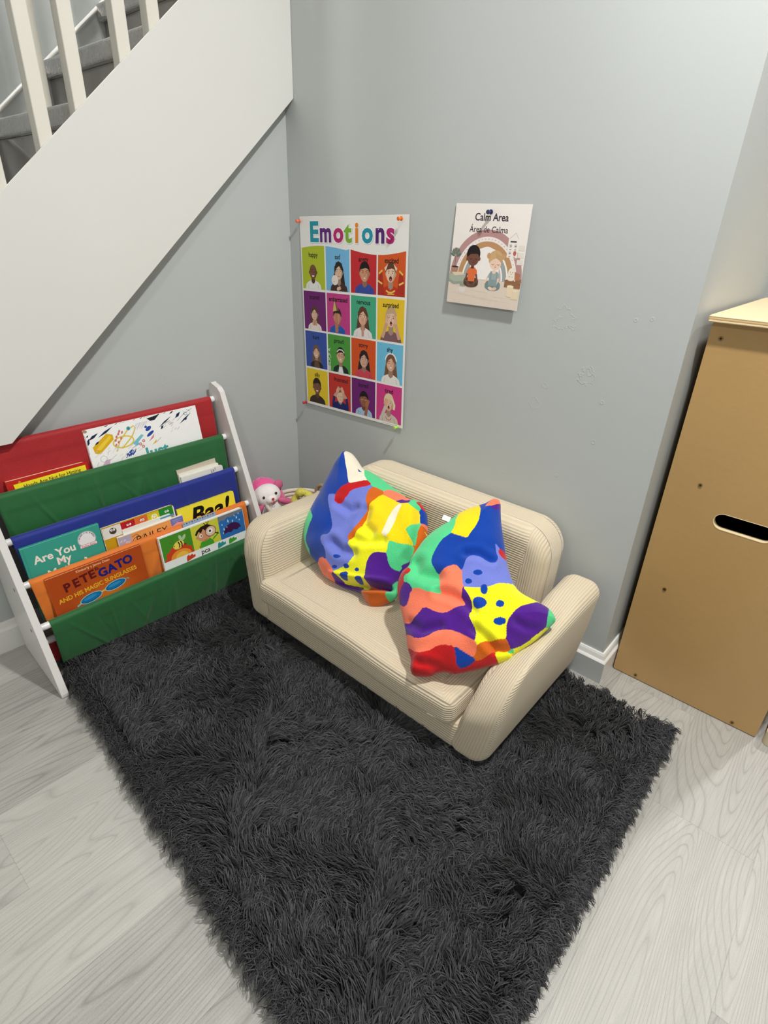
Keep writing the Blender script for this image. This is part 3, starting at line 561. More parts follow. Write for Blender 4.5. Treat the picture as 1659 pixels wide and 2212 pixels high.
# ---------------------------------------------------------------- posters
def poster(name,label,w,h,loc,roll,curl,art,col=(238,236,232)):
    t=None; V=[];Fc=[];Mi=[];mats=[mat('poster_paper_%d'%col[2],col,.38,.01,spec=.4)]
    def fn(u,v,l): return (u,-(l+.0008+curl(u/w,v/h)),-v)
    NU,NV=12,24
    for j in range(NV+1):
        for i in range(NU+1): V.append(fn(w*i/NU,h*j/NV,0))
    for j in range(NV):
        for i in range(NU):
            a=j*(NU+1)+i; Fc.append((a,a+NU+1,a+NU+2,a+1)); Mi.append(0)
    b0=len(V)
    for j in range(NV+1):
        for i in range(NU+1): x,y,z=V[j*(NU+1)+i]; V.append((x,y+.0004,z))
    for j in range(NV):
        for i in range(NU):
            a=b0+j*(NU+1)+i; Fc.append((a,a+1,a+NU+2,a+NU+1)); Mi.append(0)
    for i in range(NU):
        a=i;Fc.append((a,a+1,b0+a+1,b0+a));Mi.append(0); a=NV*(NU+1)+i;Fc.append((a+1,a,b0+a,b0+a+1));Mi.append(0)
    for j in range(NV):
        a=j*(NU+1);Fc.append((a+NU+1,a,b0+a,b0+a+NU+1));Mi.append(0); a+=NU;Fc.append((a,a+NU+1,b0+a+NU+1,b0+a));Mi.append(0)
    art.emit(V,Fc,Mi,mats,fn)
    o=meshm(name,V,Fc,Mi,mats); o.location=loc; o.rotation_euler=(-.006,-roll,0); return tag(o,label,'poster')
K=(26,24,26)
PW,PH=402,536.6
A=Art(PW,PH)
def X(u): return u*PW
def Y(v): return v*PH
cxs=[(.010,.246),(.259,.491),(.503,.738),(.750,.984)]
rys=[(.155,.352),(.364,.566),(.576,.776),(.787,.985)]
tc_=[[(178,192,48),(118,184,226),(196,44,50),(214,88,36)],[(112,36,110),(196,64,136),(70,170,132),(236,198,46)],
     [(58,84,164),(78,154,62),(214,84,34),(112,190,226)],[(232,200,44),(196,54,46),(110,34,112),(206,60,132)]]
names=[['happy','sad','angry','excited'],['scared','embarrassed','nervous','surprised'],['hurt','proud','sorry','shy'],['silly','frustrated','bored','tired']]
topc=lambda u: .155-.017*math.sin(min(max((u+.04)*PI/.5,0),PI)) if u<.49 else .149+.022*math.sin((u-.49)*PI/.51*1.0)-.0*u
for i in range(4):
    for j in range(4):
        x0,x1=cxs[j];y0,y1=rys[i]
        if i==0: A.p([(X(x0+(x1-x0)*k/8),Y(topc(x0+(x1-x0)*k/8))) for k in range(9)]+[(X(x1),Y(y1)),(X(x0),Y(y1))],tc_[i][j])
        else: A.r(X(x0),Y(y0),X(x1),Y(y1),tc_[i][j])
def shade(c,k): return tuple(int(min(255,v*k)) for v in c)
def kid(i,j,skin,hair,shirt,style='short',mouth='smile',dx=0,dy=0,s=1,extra=()):
    x0,x1=cxs[j];y0,y1=rys[i]; cx=X((x0+x1)/2)+dx; yb=Y(y1); H=Y(y1-rys[1][0]+rys[1][0]-rys[i][0]) ; fy=yb-38*s+dy; rx,ry=13.5*s,17.5*s
    sk2=shade(skin,.72); lo,hi=X(x0)+.3,X(x1)-.3
    cl=lambda pts:[(min(max(px,lo),hi),min(py,yb-.2)) for px,py in pts]
    if style=='long': A.p(cl([(cx-rx*1.05,fy-ry*.5),(cx-rx*.7,fy-ry*1.15),(cx,fy-ry*1.35),(cx+rx*.75,fy-ry*1.1),(cx+rx*1.2,fy-ry*.3),(cx+rx*1.4,fy+ry*.8),(cx+rx*1.75,yb-3),(cx+rx*1.2,yb),(cx-rx*1.2,yb),(cx-rx*1.65,yb-4),(cx-rx*1.3,fy+ry*.6)]),hair)
    A.p(cl([(cx-30*s,yb),(cx-27*s,yb-11*s),(cx-19*s,yb-17*s),(cx-8*s,yb-21*s),(cx+8*s,yb-21*s),(cx+19*s,yb-17*s),(cx+27*s,yb-11*s),(cx+30*s,yb)]),shirt)
    A.line([(cx-20*s,yb-.5),(cx-17*s,yb-12*s)],.9,shade(shirt,.7)); A.line([(cx+20*s,yb-.5),(cx+17*s,yb-12*s)],.9,shade(shirt,.7))
    A.p(cl([(cx-6*s,fy+ry*.6),(cx+6*s,fy+ry*.6),(cx+7*s,yb-17*s),(cx,yb-12*s),(cx-7*s,yb-17*s)]),sk2)
    if style!='bald' and style!='long': A.e(cx,fy-ry*.35,rx*1.12,ry*1.02,hair)
    A.e(cx-rx*1.0,fy+1,2.6*s,4*s,shade(skin,.85)); A.e(cx+rx*1.0,fy+1,2.6*s,4*s,shade(skin,.85))
    A.e(cx,fy,rx,ry,skin); A.p([(cx+rx*math.cos(t)*.98,fy+ry*math.sin(t)*.98) for t in [-.9+k*2.2/8 for k in range(9)]]+[(cx+rx*.45,fy+ry*.75),(cx+rx*.7,fy)],shade(skin,.84))
    if style in('short','mid'): A.p([(cx-rx*1.05,fy-ry*.1),(cx-rx*.98,fy-ry*.8),(cx-rx*.4,fy-ry*1.18),(cx+rx*.5,fy-ry*1.15),(cx+rx*1.02,fy-ry*.7),(cx+rx*1.05,fy-ry*.1),(cx+rx*.8,fy-ry*.5),(cx+rx*.2,fy-ry*.62),(cx-rx*.5,fy-ry*.48),(cx-rx*.85,fy-ry*.45)],hair)
    if style=='long': A.p([(cx-rx*1.05,fy+ry*.5),(cx-rx*1.1,fy-ry*.6),(cx-rx*.5,fy-ry*1.15),(cx+rx*.3,fy-ry*1.2),(cx+rx*1.0,fy-ry*.7),(cx+rx*1.12,fy+ry*.5),(cx+rx*.85,fy-ry*.15),(cx+rx*.1,fy-ry*.75),(cx-rx*.6,fy-ry*.4),(cx-rx*.88,fy+ry*.1)],hair)
    ey=fy-ry*.08
    if 'noeyes' not in extra:
        for q in (-1,1):
            if mouth in('open','oh','flat'): A.e(cx+q*rx*.42,ey,2.5*s,1.7*s,(236,228,220)); A.e(cx+q*rx*.42,ey,1.3*s,1.4*s,(40,26,22))
            else: A.line([(cx+q*rx*.42-2.6*s,ey),(cx+q*rx*.42,ey+.8*s),(cx+q*rx*.42+2.6*s,ey)],.9*s,(50,32,26))
            bd=(2*s if mouth=='angry' else 0); A.line([(cx+q*rx*.65,ey-4*s-bd*.6),(cx+q*rx*.2,ey-4*s+bd)],1.0*s,shade(hair,.8) if style!='bald' else (50,34,26))
    A.line([(cx+.8*s,ey+1*s),(cx+1.8*s,fy+ry*.28),(cx-.8*s,fy+ry*.3)],.8*s,sk2)
    my=fy+ry*.55
    if mouth=='smile': A.p([(cx-5*s,my-1.5*s),(cx+5*s,my-1.5*s),(cx+3*s,my+2*s),(cx-3*s,my+2*s)],(244,240,234)); A.line([(cx-5*s,my-1.6*s),(cx-3*s,my+2*s),(cx+3*s,my+2*s),(cx+5*s,my-1.6*s)],.8*s,(150,70,60))
    elif mouth in('open','oh'): A.e(cx,my+.5*s,(4.2 if mouth=='open' else 3.2)*s,(5.2 if mouth=='open' else 4.6)*s,(88,26,24)); A.e(cx,my+2.6*s,2.6*s,2*s,(200,110,110))
    elif mouth=='angry': A.p([(cx-4*s,my+1*s),(cx,my-1.6*s),(cx+4*s,my+1*s),(cx,my+1.8*s)],(226,214,206))
    else: A.line([(cx-3.4*s,my+1),(cx,my),(cx+3.4*s,my+1)],1.2*s,(160,84,78))
    return cx,fy,rx,ry,yb
def hand(x,y,rot,skin,s=1,arm_to=None,sleeve=None):
    if arm_to: A.line([(x,y+4*s),arm_to],7.5*s,sleeve or shade(skin,.92))
    A.e(x,y,4.4*s,6*s,skin,rot)
    for k in range(4): A.e(x+(k-1.5)*2.1*s*math.cos(rot)+6*s*math.sin(rot),y+(k-1.5)*2.1*s*math.sin(rot)-6.5*s*math.cos(rot),1.15*s,3.6*s,shade(skin,1.05 if k%2 else .92),rot)
def grow(i0_,i,j,k=1.10):
    x0,x1=X(cxs[j][0])+.2,X(cxs[j][1])-.2; y0,y1=Y(rys[i][0])+.3,Y(rys[i][1])-.2; cx=(x0+x1)/2
    for q in range(i0_,len(A.it)):
        p_,f_,c_,l_=A.it[q]; A.it[q]=([(min(max(cx+(px-cx)*k,x0),x1),min(max(y1+(py-y1)*k,y0),y1)) for px,py in p_],f_,c_,l_)
i0_=len(A.it)
kid(0,0,(122,80,58),(60,40,32),(232,232,228),'bald','smile',-2,-3,1.02); 
grow(i0_,0,0)
i0_=len(A.it)
c=kid(0,1,(226,190,160),(46,36,34),(70,46,44),'long','flat',4,-6,1.05); A.e(c[0]-14,c[1]+20,12,12,(236,224,214)); A.e(c[0]-17,c[1]+24,1,1,K); hand(c[0]-2,c[4]-6,1.2,(224,186,156))
grow(i0_,0,1)
i0_=len(A.it)
kid(0,2,(206,150,116),(24,22,22),(58,76,156),'short','angry',4,-4,1.12)
grow(i0_,0,2)
i0_=len(A.it)
c=kid(0,3,(236,196,170),(96,62,42),(196,52,34),'short','open',-2,-8,1.08)
for q in (-1,1):
    A.p([(c[0]+q*20,c[4]-.3),(c[0]+q*44,c[4]-.3),(c[0]+q*42,c[4]-30),(c[0]+q*36,c[4]-52),(c[0]+q*28,c[4]-56),(c[0]+q*24,c[4]-40)],(176,50,34)); A.line([(c[0]+q*26,c[4]-56),(c[0]+q*37,c[4]-48)],4,(232,196,84)); A.line([(c[0]+q*26,c[4]-26),(c[0]+q*40,c[4]-32)],4,(232,200,96)); A.p([(c[0]+q*8,c[1]-22),(c[0]+q*20,c[1]-12),(c[0]+q*16,c[1]-5)],(240,206,180))
A.line([(c[0]-14,c[4]-12),(c[0]-6,c[4]-8),(c[0]+4,c[4]-8),(c[0]+14,c[4]-13)],3.4,(236,206,96)); A.line([(c[0]-10,c[4]-4),(c[0]+12,c[4]-5)],2.4,(232,196,84))
grow(i0_,0,3)
i0_=len(A.it)
c=kid(1,0,(226,184,160),(92,62,50),(236,222,214),'long','flat',-2,-6,.92); hand(c[0]-6,c[4]-16,.2,(214,160,138),.9); hand(c[0]+6,c[4]-16,-.2,(214,160,138),.9)
grow(i0_,1,0)
i0_=len(A.it)
c=kid(1,1,(206,150,120),(44,30,28),(40,92,176),'short','flat',-4,-2,1.0,('noeyes',)); A.p([(c[0]-16,c[1]-14),(c[0]-10,c[1]-44),(c[0]+6,c[1]-18)],(214,180,110)); A.p([(c[0]-10,c[1]-44),(c[0]+6,c[1]-18),(c[0]-2,c[1]-16)],(120,96,60)); hand(c[0]-4,c[1]+4,.1,(196,132,104),1.5,(c[0]-2,c[4]-2))
grow(i0_,1,1)
i0_=len(A.it)
c=kid(1,2,(230,180,152),(96,62,46),(236,226,224),'long','flat',-2,-6,1.12); hand(c[0],c[1]+13,0,(222,166,140),1.1,(c[0],c[4]-2))
grow(i0_,1,2)
i0_=len(A.it)
c=kid(1,3,(232,196,170),(196,168,132),(128,92,100),'short','oh',2,-10,1.15)
for q in (-1,1): hand(c[0]+q*14,c[1]+5,-q*.15,(226,178,150),1.25,(c[0]+q*27,c[4]-7))
grow(i0_,1,3)
i0_=len(A.it)
c=kid(2,0,(226,186,164),(120,88,66),(44,40,46),'long','smile',0,-8,.9); A.p([(c[0]-10,c[4]),(c[0]-8,c[4]-20),(c[0]+6,c[4]-20),(c[0]+14,c[4])],(104,74,56))
grow(i0_,2,0)
i0_=len(A.it)
c=kid(2,1,(226,180,146),(28,24,24),(30,48,36),'short','smile',6,-6,1.0); A.line([(c[0]-14,c[1]-10),(c[0]-6,c[1]-17),(c[0]+6,c[1]-17),(c[0]+14,c[1]-10)],3,(236,234,230)); A.p([(c[0]-12,c[4]),(c[0]-8,c[4]-16),(c[0]+8,c[4]-16),(c[0]+12,c[4])],(236,236,236)); A.line([(c[0]-10,c[4]),(c[0]-7,c[4]-18)],2,K); A.line([(c[0]+10,c[4]),(c[0]+7,c[4]-18)],2,K)
for q in (-1,1): A.arc(c[0]+q*5.5,c[1]-1.5,4.4,0,2*PI,.7,(60,50,48),14)
x=X(cxs[1][0])+8
for k in range(9): A.arc(x+2*math.sin(k*2.1),c[4]-62+k*6,4+1.5*math.cos(k*3),k*.7,k*.7+4.2,1.5,(222,224,220),8)
A.r(x-5,c[4]-14,x+6,c[4]-1,(210,206,196))
grow(i0_,2,1)
i0_=len(A.it)
c=kid(2,2,(214,166,142),(40,30,32),(206,70,86),'long','flat',2,-5,1.08)
grow(i0_,2,2)
i0_=len(A.it)
c=kid(2,3,(226,178,150),(120,84,62),(234,230,224),'long','smile',4,-9,1.05); A.arc(c[0],c[1]-2,19,PI*1.08,PI*1.92,3.2,(244,244,242),14,ry=23)
grow(i0_,2,3)
i0_=len(A.it)
c=kid(3,0,(132,88,62),(40,28,24),(60,46,40),'short','smile',-2,-4,1.12)
grow(i0_,3,0)
i0_=len(A.it)
c=kid(3,1,(232,192,168),(150,104,72),(28,40,104),'short','flat',2,3,1.05,('noeyes',)); 
for q in (-1,1): hand(c[0]+q*10,c[1]-15,q*-.6,(224,176,148),1.2,(c[0]+q*24,c[1]+4)); A.line([(c[0]+q*24,c[1]+3),(c[0]+q*29,c[4]-3)],9,(28,40,104)); A.line([(c[0]+q*7.5,c[1]+1),(c[0]+q*3.5,c[1]+1.5)],1,(90,56,44))
grow(i0_,3,1)
i0_=len(A.it)
c=kid(3,2,(150,94,68),(30,20,20),(166,196,224),'short','flat',2,-2,1.05); hand(c[0]+12,c[1]+9,.35,(170,108,78),1.4,(c[0]+6,c[4]-1)); A.line([(c[0]-20,c[4]-10),(c[0]-12,c[4]-6),(c[0]-16,c[4]-3)],1,(70,90,150))
grow(i0_,3,2)
i0_=len(A.it)
c=kid(3,3,(228,188,160),(226,206,170),(206,192,180),'short','oh',0,-8,1.1); A.line([(c[0]+12,c[1]-12),(c[0]+19,c[1]+2),(c[0]+17,c[1]+14)],7,(232,214,178)); hand(c[0]-9,c[1]+1,.2,(220,172,144),1.3,(c[0]-24,c[4]-10),(206,192,180)); A.arc(c[0],c[4]-16,10,.2,PI-.2,1.6,(196,60,50),10)
grow(i0_,3,3)
lab_dy=[.204,.404,.617,.828]
for i in range(4):
    for j in range(4):
        xm=X(sum(cxs[j])/2)+(6 if (i,j)==(3,1) else 0); yy=Y(lab_dy[i])+(-6 if i==0 and j==0 else 0)-(3 if i==0 and j==1 else 0)
        A.t(names[i][j],xm,yy,17.5,(22,20,24) if tc_[i][j][0]!=112 or j==3 else (30,14,36),.35,sx=.92 if len(names[i][j])<9 else .84)
cols=[(36,150,166),(98,40,122),(186,38,110),(126,176,56),(226,134,40),(34,146,170),(84,34,112),(180,36,112)]
cen=[.146,.263,.388,.479,.560,.655,.765,.852]; wds=[.085,.105,.082,.062,.03,.088,.078,.072]
for q in range(8):
    for off,cc,bo in ((1.8,(206,202,206),4.2),(0,(250,250,250),4.2),(0,cols[q],2.6)):
        A.t('Emotions'[q],X(cen[q])+off,Y(.117)+off,68 if q else 70,cc,bo,sx=[1.08,.92,1.04,1.1,1.0,1.04,1.0,1.08][q])
A.t('www.teachercreated.com',X(.80),Y(.994),3.2,(120,120,120),0)
A.it=[(p_,f_,c_,l_) for p_,f_,c_,l_ in A.it if True]
A.it=[it for it in A.it if not (it[2]==(120,120,120))]
A.line([(X(.80),Y(.9935)),(X(.965),Y(.9935))],.8,(150,148,148))
poster('emotions_poster','tall Emotions poster with a grid of sixteen captioned photos of faces, pinned to the wall',.402,.5366,(.0464,-.0012,1.0233),.0289,lambda u,v:0,A)

# calm area poster
B=Art(190,208)
B.r(0,152,190,208,(222,206,192))
def ring(r,wd,col,ry=1.08,cx=96,cy=152,a=(PI,2*PI)): B.arc(cx,cy,r,a[0],a[1],wd,col,30,ry=r*ry)
for r,wd,col in [(88,14,(184,142,140)),(77,9,(240,230,226)),(67,12,(190,144,102)),(59,4,(248,240,224)),(52,10,(158,164,164)),(45,4,(250,244,234)),(40,7,(186,176,182))]: ring(r,wd,col)
B.p([(60,152)]+[(96+36*math.cos(a),136+52*math.sin(a)) for a in [PI*.93+PI*1.14*k/20 for k in range(21)] if 136+52*math.sin(a)<152]+[(132,152)],(242,236,232))
for k in range(26):
    t_=PI+.12+k*.112; B.e(96+77*math.cos(t_),152+77*1.08*math.sin(t_),.9,.9,(150,110,110) if k%5 else (50,44,50),0,8)
for k in range(3): B.line([(4+k*60,168+k*9),(60+k*50,172+k*7)],.5,(196,178,162))
for k in range(5): B.line([(10+k*20,186+k*2),(50+k*30,187+k*2)],.4,(200,182,166))
# plant in pot, stack of books, bowl
for k in range(9): t_=-PI/2+(k-4)*.28; B.e(13+10*math.cos(t_)*1.0,112+16*math.sin(t_),2.6,7,(128,136,124) if k%2 else (104,116,106),t_+PI/2,10)
B.line([(13,100),(13,134)],1.6,(120,110,90)); B.p([(4,130),(24,130),(21,146),(7,146)],(176,132,110)); B.e(14,130,10,2,(60,50,44),0,12)
B.p([(0,146),(36,142),(52,148),(48,160),(14,164),(0,158)],(170,178,160)); B.p([(6,142),(34,140),(44,145),(16,149)],(224,204,176)); B.p([(0,156),(14,162),(50,158),(50,163),(14,168),(0,162)],(150,160,146))
B.e(40,176,9,8,(226,216,212)); B.e(40,169,8.4,2.4,(176,170,150),0,14)
for k in range(4): B.e(34+k*4,167,1.8,2.6,(140,146,120),0,8)
# wall chart on the rainbow
B.r(146,66,172,103,(238,230,226)); B.line([(148,66),(162,54),(170,66)],.6,(190,180,170)); B.r(151,70,166,73,(60,54,56))
for (x_,y_) in [(153,80),(165,80),(153,94)]: B.e(x_,y_,3.6,4.4,(214,206,200),0,12); B.e(x_,y_,2.4,1,(120,110,108),0,8)
B.e(165,94,4,5,(190,100,84)); 
for (x_,y_) in [(153,87),(165,87),(153,101),(165,101)]: B.r(x_-2.4,y_-.6,x_+2.4,y_+.6,(90,84,84))
for k in range(3): B.r(173,78+k*14,188,88+k*14,(228,220,212)); B.line([(173,88+k*14),(188,88+k*14)],.6,(200,190,180))
# bunny in basket, candles
B.r(150,146,190,163,(150,108,76)); B.p([(150,146),(190,144),(190,164),(154,163)],(156,112,80))
for k in range(5): B.line([(151,149+k*3),(189,148+k*3)],.7,(120,82,54))
B.e(164,132,8,9,(240,228,212)); B.e(156,140,3,9,(240,228,212),.5,12); B.e(173,140,3,10,(240,228,212),-.2,12); B.e(164,145,9,4,(238,226,210)); B.e(161,131,.9,.9,K,0,6); B.e(167,132,.9,.9,K,0,6); B.line([(162,135),(164,136),(166,135)],.6,K); B.p([(172,130),(186,134),(186,147),(174,147)],(176,120,92))
B.r(158,160,174,180,(232,212,180)); B.e(166,160,8,2.4,(242,226,196),0,14); B.e(166,180,8,2.4,(232,212,180),0,14); B.p([(176,168),(188,166),(188,186),(170,186)],(228,210,178)); B.e(180,168,7,2,(240,224,194),0,12)
# two children sitting cross-legged
def sit(cx,top,pants,skin):
    B.e(cx,top+80,20,9,pants); B.e(cx-11,top+76,9,8,pants); B.e(cx+11,top+76,9,8,pants); B.e(cx-4,top+84,7,3.4,skin,.3); B.e(cx+5,top+84,7,3.4,shade(skin,.93),-.3); B.line([(cx-14,top+72),(cx,top+80),(cx+14,top+72)],.7,shade(pants,.75))
bs=(116,76,62); sit(62,82,(78,64,54),bs)
B.line([(50,142),(46,156),(56,163)],5,bs); B.line([(74,142),(78,155),(68,164)],5,bs); B.p([(50,134),(56,128),(68,128),(75,134),(76,141),(72,142),(71,158),(53,158),(52,142),(47,141)],(224,112,62)); B.r(58,120,66,131,(96,60,50))
B.e(61,101,18,19,(34,28,28),0,24); B.e(62,110,15,15,bs,0,24); B.p([(46,108),(48,96),(56,91),(70,91),(77,97),(79,106),(72,100),(54,101)],(34,28,28)); B.e(46,111,3,4,bs);B.e(78,110,3,4,bs)
B.line([(52,110),(56,112),(59,110)],1,(50,30,26)); B.line([(66,110),(69,112),(72,110)],1,(50,30,26)); B.e(63,114.5,1.6,1,(80,48,40),0,8); B.line([(60,118),(63,119.5),(66,118)],1,(80,40,36))
gs=(238,204,184); sit(120,85,(116,140,140),gs)
B.line([(106,146),(98,160)],4.4,gs); B.line([(134,146),(128,162)],4.4,gs); B.p([(108,138),(113,133),(128,133),(134,139),(134,147),(130,147),(130,162),(109,162),(109,147),(104,146)],(158,172,172)); B.p([(111,133),(115,133),(115,150),(127,150),(127,133),(130,134),(131,164),(110,164)],(136,156,158)); B.e(120,134,5,4,gs)
B.e(120,107,18,17,(204,168,124),0,24); B.e(102,102,5,6,(198,156,112));B.e(139,102,5,6,(198,156,112)); B.e(121,117,14.5,13,gs,0,24); B.p([(105,116),(106,102),(119,96),(121,106),(112,110)],(204,168,124)); B.p([(137,116),(136,102),(119,96),(121,106),(130,110)],(196,158,114))
B.line([(111,118),(114.5,120),(118,118)],.9,(90,56,46)); B.line([(125,118),(128.5,120),(132,118)],.9,(90,56,46)); B.e(121.5,121.5,1.2,1,(200,120,110),0,8); B.line([(119.5,124),(121.5,125),(123.5,124)],.9,(160,70,70))
B.t('Calm Area',96,33,21,(52,38,52),.35,sx=.93); B.t('Área de Calma',92,56,17.5,(70,50,56),.15,sx=.93)
cp=poster('calm_area_poster','small cream Calm Area poster with a muted rainbow and two seated children','x'and .1905,.2085,(.5845,-.002,1.0592),.001,lambda u,v:0,B,(240,232,226))
cp.rotation_euler=(-.035,.004,0)
def pin(loc,col,label,tilt=(-.5,-.25),grp='push pins holding the two posters'):
    t=thing('push_pin',label,'push pin',loc,grp); m_=mat('pin_%d_%d_%d'%col,col,.25,.02,coat=.4)
    d=Vector((tilt[0]*.3,-1,tilt[1]*.2)).normalized()
    bm=BM(); cyl(bm,Vector(),d*.0105,.0006,8); obj('needle',bm,mat('pin_steel',(170,170,175),.25,metal=1),t)
    bm=BM(); cyl(bm,d*.005,d*.0075,.0052,20); cyl(bm,d*.0075,d*.0150,.0030,20,.0036); cyl(bm,d*.0150,d*.0175,.0050,20,.0044); obj('head',bm,m_,t,smooth=False,bevel=.0004)
pin((.055,-.003,1.012),(238,120,84),'coral push pin at the top left corner of the Emotions poster')
pin((.434,-.0075,1.0255),(240,116,36),'orange push pin at the top right corner of the Emotions poster')
pin((.0635,-.006,.4905),(196,36,44),'red push pin at the bottom left corner of the Emotions poster')
pin((.452,-.008,.503),(176,226,96),'lime green push pin at the bottom right corner of the Emotions poster')
pin((.682,-.004,1.043),(44,48,96),'navy push pin above the words on the Calm Area poster')

# ---------------------------------------------------------------- rope basket, plush, yellow toy
rope=mat('cotton_rope',(222,212,196),.95,.12,180,.6,500)
bk=thing('rope_basket','cream coiled rope basket in the corner behind the left sofa arm','basket',(.190,-.165,0))
bm=BM(); n=17; 
def coil(bm,z,r_,rr): tube(bm,[(r_*math.cos(t),r_*math.sin(t),z) for t in [2*PI*k/48 for k in range(48)]],rr,8,closed=True)
for k in range(n+1): coil(bm,.0065+k*.0128,.078+.020*(k/n)**.8,.0066)
for k in range(6): coil(bm,.0065,.012+.0125*k,.0066)
obj('coil_body',bm,rope,bk,smooth=True)
bm=BM(); tube(bm,[(.0+.030*math.cos(t)+.004,.093+.004*math.sin(t),.205+.050*math.sin(t)) for t in [-.4+(PI+.8)*k/18 for k in range(19)]],.0062,10); obj('handle',bm,mat('jute_rope',(172,148,118),.95,.2,160,.8,400),bk,smooth=True)
def blob(c,r,n=28,tp=None,rough=0,seed=1):
    bm=BM(); bmesh.ops.create_uvsphere(bm,u_segments=n,v_segments=n//2+4,radius=1)
    rn=random.Random(seed)
    for v in bm.verts:
        d=v.co.copy(); k=1+rough*(rn.random()-.5)
        v.co=Vector((d.x*r[0]*k,d.y*r[1]*k,d.z*r[2]*k))
        if tp: v.co=tp(v.co)
        v.co+=Vector(c)
    return bm
pk=mat('hot_pink_plush',(244,92,158),.95,.12,120,.9,260,sheen=.6); pkd=mat('dusty_pink_fabric',(206,98,138),.8,.05,60,.3); wp=mat('white_plush',(246,240,238),.95,.05,90,.7,300,sheen=.5)
px_=thing('plush_hedgehog','pink and white plush hedgehog sitting up in the rope basket behind the sofa arm','plush toy',(.100,-.216,.203))
px_.rotation_euler=(-.05,-.20,1.25)
# body faces -y in local space
bm=blob((0,.012,.002),(.062,.050,.088),36,None,.07,3); obj('fur_back',bm,pk,px_,smooth=True)
bm=blob((0,-.014,-.018),(.047,.040,.076),32); obj('belly',bm,wp,px_,smooth=True)
bm=blob((.0,-.022,.044),(.044,.034,.036),30); hd=obj('face',bm,wp,px_,smooth=True)
bm=blob((.004,-.052,.040),(.0185,.012,.013),20); obj('muzzle',bm,wp,hd,smooth=True)
bm=blob((.006,-.0655,.046),(.0045,.003,.0035),14); obj('nose',bm,mat('red_stitch',(206,28,50),.5),hd,smooth=True)
for q in (-1,1):
    bm=blob((.003+q*.020,-.0515,.054),(.0042,.003,.0046),14); obj('eye',bm,mat('glossy_black_eye',(14,12,14),.1,coat=1),hd,smooth=True)
    bm=blob((q*.047,-.016,.062),(.014,.008,.016),16); obj('ear',bm,pkd,px_,smooth=True)
    bm=blob((q*.047,-.046,.014),(.024,.011,.013),18,lambda c_,q=q:Vector((c_.x,c_.y-.0,c_.z+q*c_.x*-.5))); obj('arm',bm,pkd,px_,smooth=True)
bm=BM(); tube(bm,[(.006,-.0665,.043),(.006,-.0668,.036)],.0008,6); 
for q in (-1,1): tube(bm,[(.006+q*.0075*math.sin(t),-.0730+.0012*math.sin(t),.0180-.0052*(1-abs(math.cos(t)))) if False else (.006+q*(.0045-.0045*math.cos(t)),-.0650,.0365-.0045*math.sin(t)) for t in [PI*k/10 for k in range(11)]],.0008,6)
obj('mouth_stitching',bm,MATS['red_stitch'],hd)
yt=mat('yellow_mesh_fabric',(214,204,92),.85,.35,220,1.0,300)
bm=BM(); tube(bm,[(.0+.030*math.cos(t),.018*math.sin(t)*.6,.036*math.sin(t)) for t in [-.5+(PI+1.0)*k/24 for k in range(25)]],.013,12,rf=lambda f:.0125+.003*math.sin(f*23))
y_=obj('crumpled_toy',bm,yt,smooth=True); y_.location=(.200,-.155,.222); y_.rotation_euler=(.2,.1,.3); tag(y_,'crumpled yellow fabric toy looped in the rope basket beside the plush','toy')

# ---------------------------------------------------------------- sling bookshelf
S=Matrix.Translation((0,-.931,0))@Matrix.Rotation(-.04,4,'Z')@Matrix.Rotation(.0217,4,'X')
shelf=thing('sling_bookshelf','white kids bookshelf with red, green, blue and orange fabric slings against the left wall','bookshelf',mw=S)
RX=[-.0014+.0409*i for i in range(5)]; RZ=[.5385-.096*i-(.006 if i==1 else 0) for i in range(5)]
lac=mat('white_lacquer_panel',(226,223,219),.35,.02,20,.08,120)
def front(z): return .2455-.369*z
prof=[(-.006,.002),(-.006,.04),(-.012,.07),(-.021,.10),(-.0315,.149)]+[(-.034,.565),(-.030,.5795),(-.016,.586),(.000,.583)]
prof+=[(front(.566)-.012,.5765),(front(.557)-.003,.566),(front(.54),.54)]+[(front(.01),.010),(.2415,.0015)]
for i,(a,b) in enumerate(((0,.016),(.619,.635))):
    sh=[(x,z) for x,z in prof]
    if i: sh=[(x+(.012 if (x<0 and z>.1) else 0),z) for x,z in prof]
    obj('side_panel',plate([sh],'y',a,b),lac,shelf,bevel=.0012)
fab={'red':(170,18,26),'green':(22,98,44),'blue':(10,36,136),'orange':(226,120,30)}
def fabm(n): return mat('sling_fabric_'+n,fab[n],.62,.07,30,.35,700,sheen=.25)
for i in range(5):
    bm=BM(); cyl(bm,(RX[i],.0165,RZ[i]),(RX[i],.6185,RZ[i]),.0085,20); obj('rail',bm,mat('white_rail',(240,240,240),.3,.01),shelf,smooth=False,bevel=.001)
bm=BM(); cyl(bm,(.14,.0165,.098),(.14,.6185,.098),.0085,20); obj('rail',bm,MATS['white_rail'],shelf,bevel=.001)
for (x,z) in [(RX[3]-.008,RZ[3]-.005),(.150,.150),(.02,.40)]:
    bm=BM(); cyl(bm,(x,-.0006,z),(x,.0005,z),.0045,14); obj('screw_cover',bm,mat('grey_screw_cover',(120,118,118),.5),shelf)
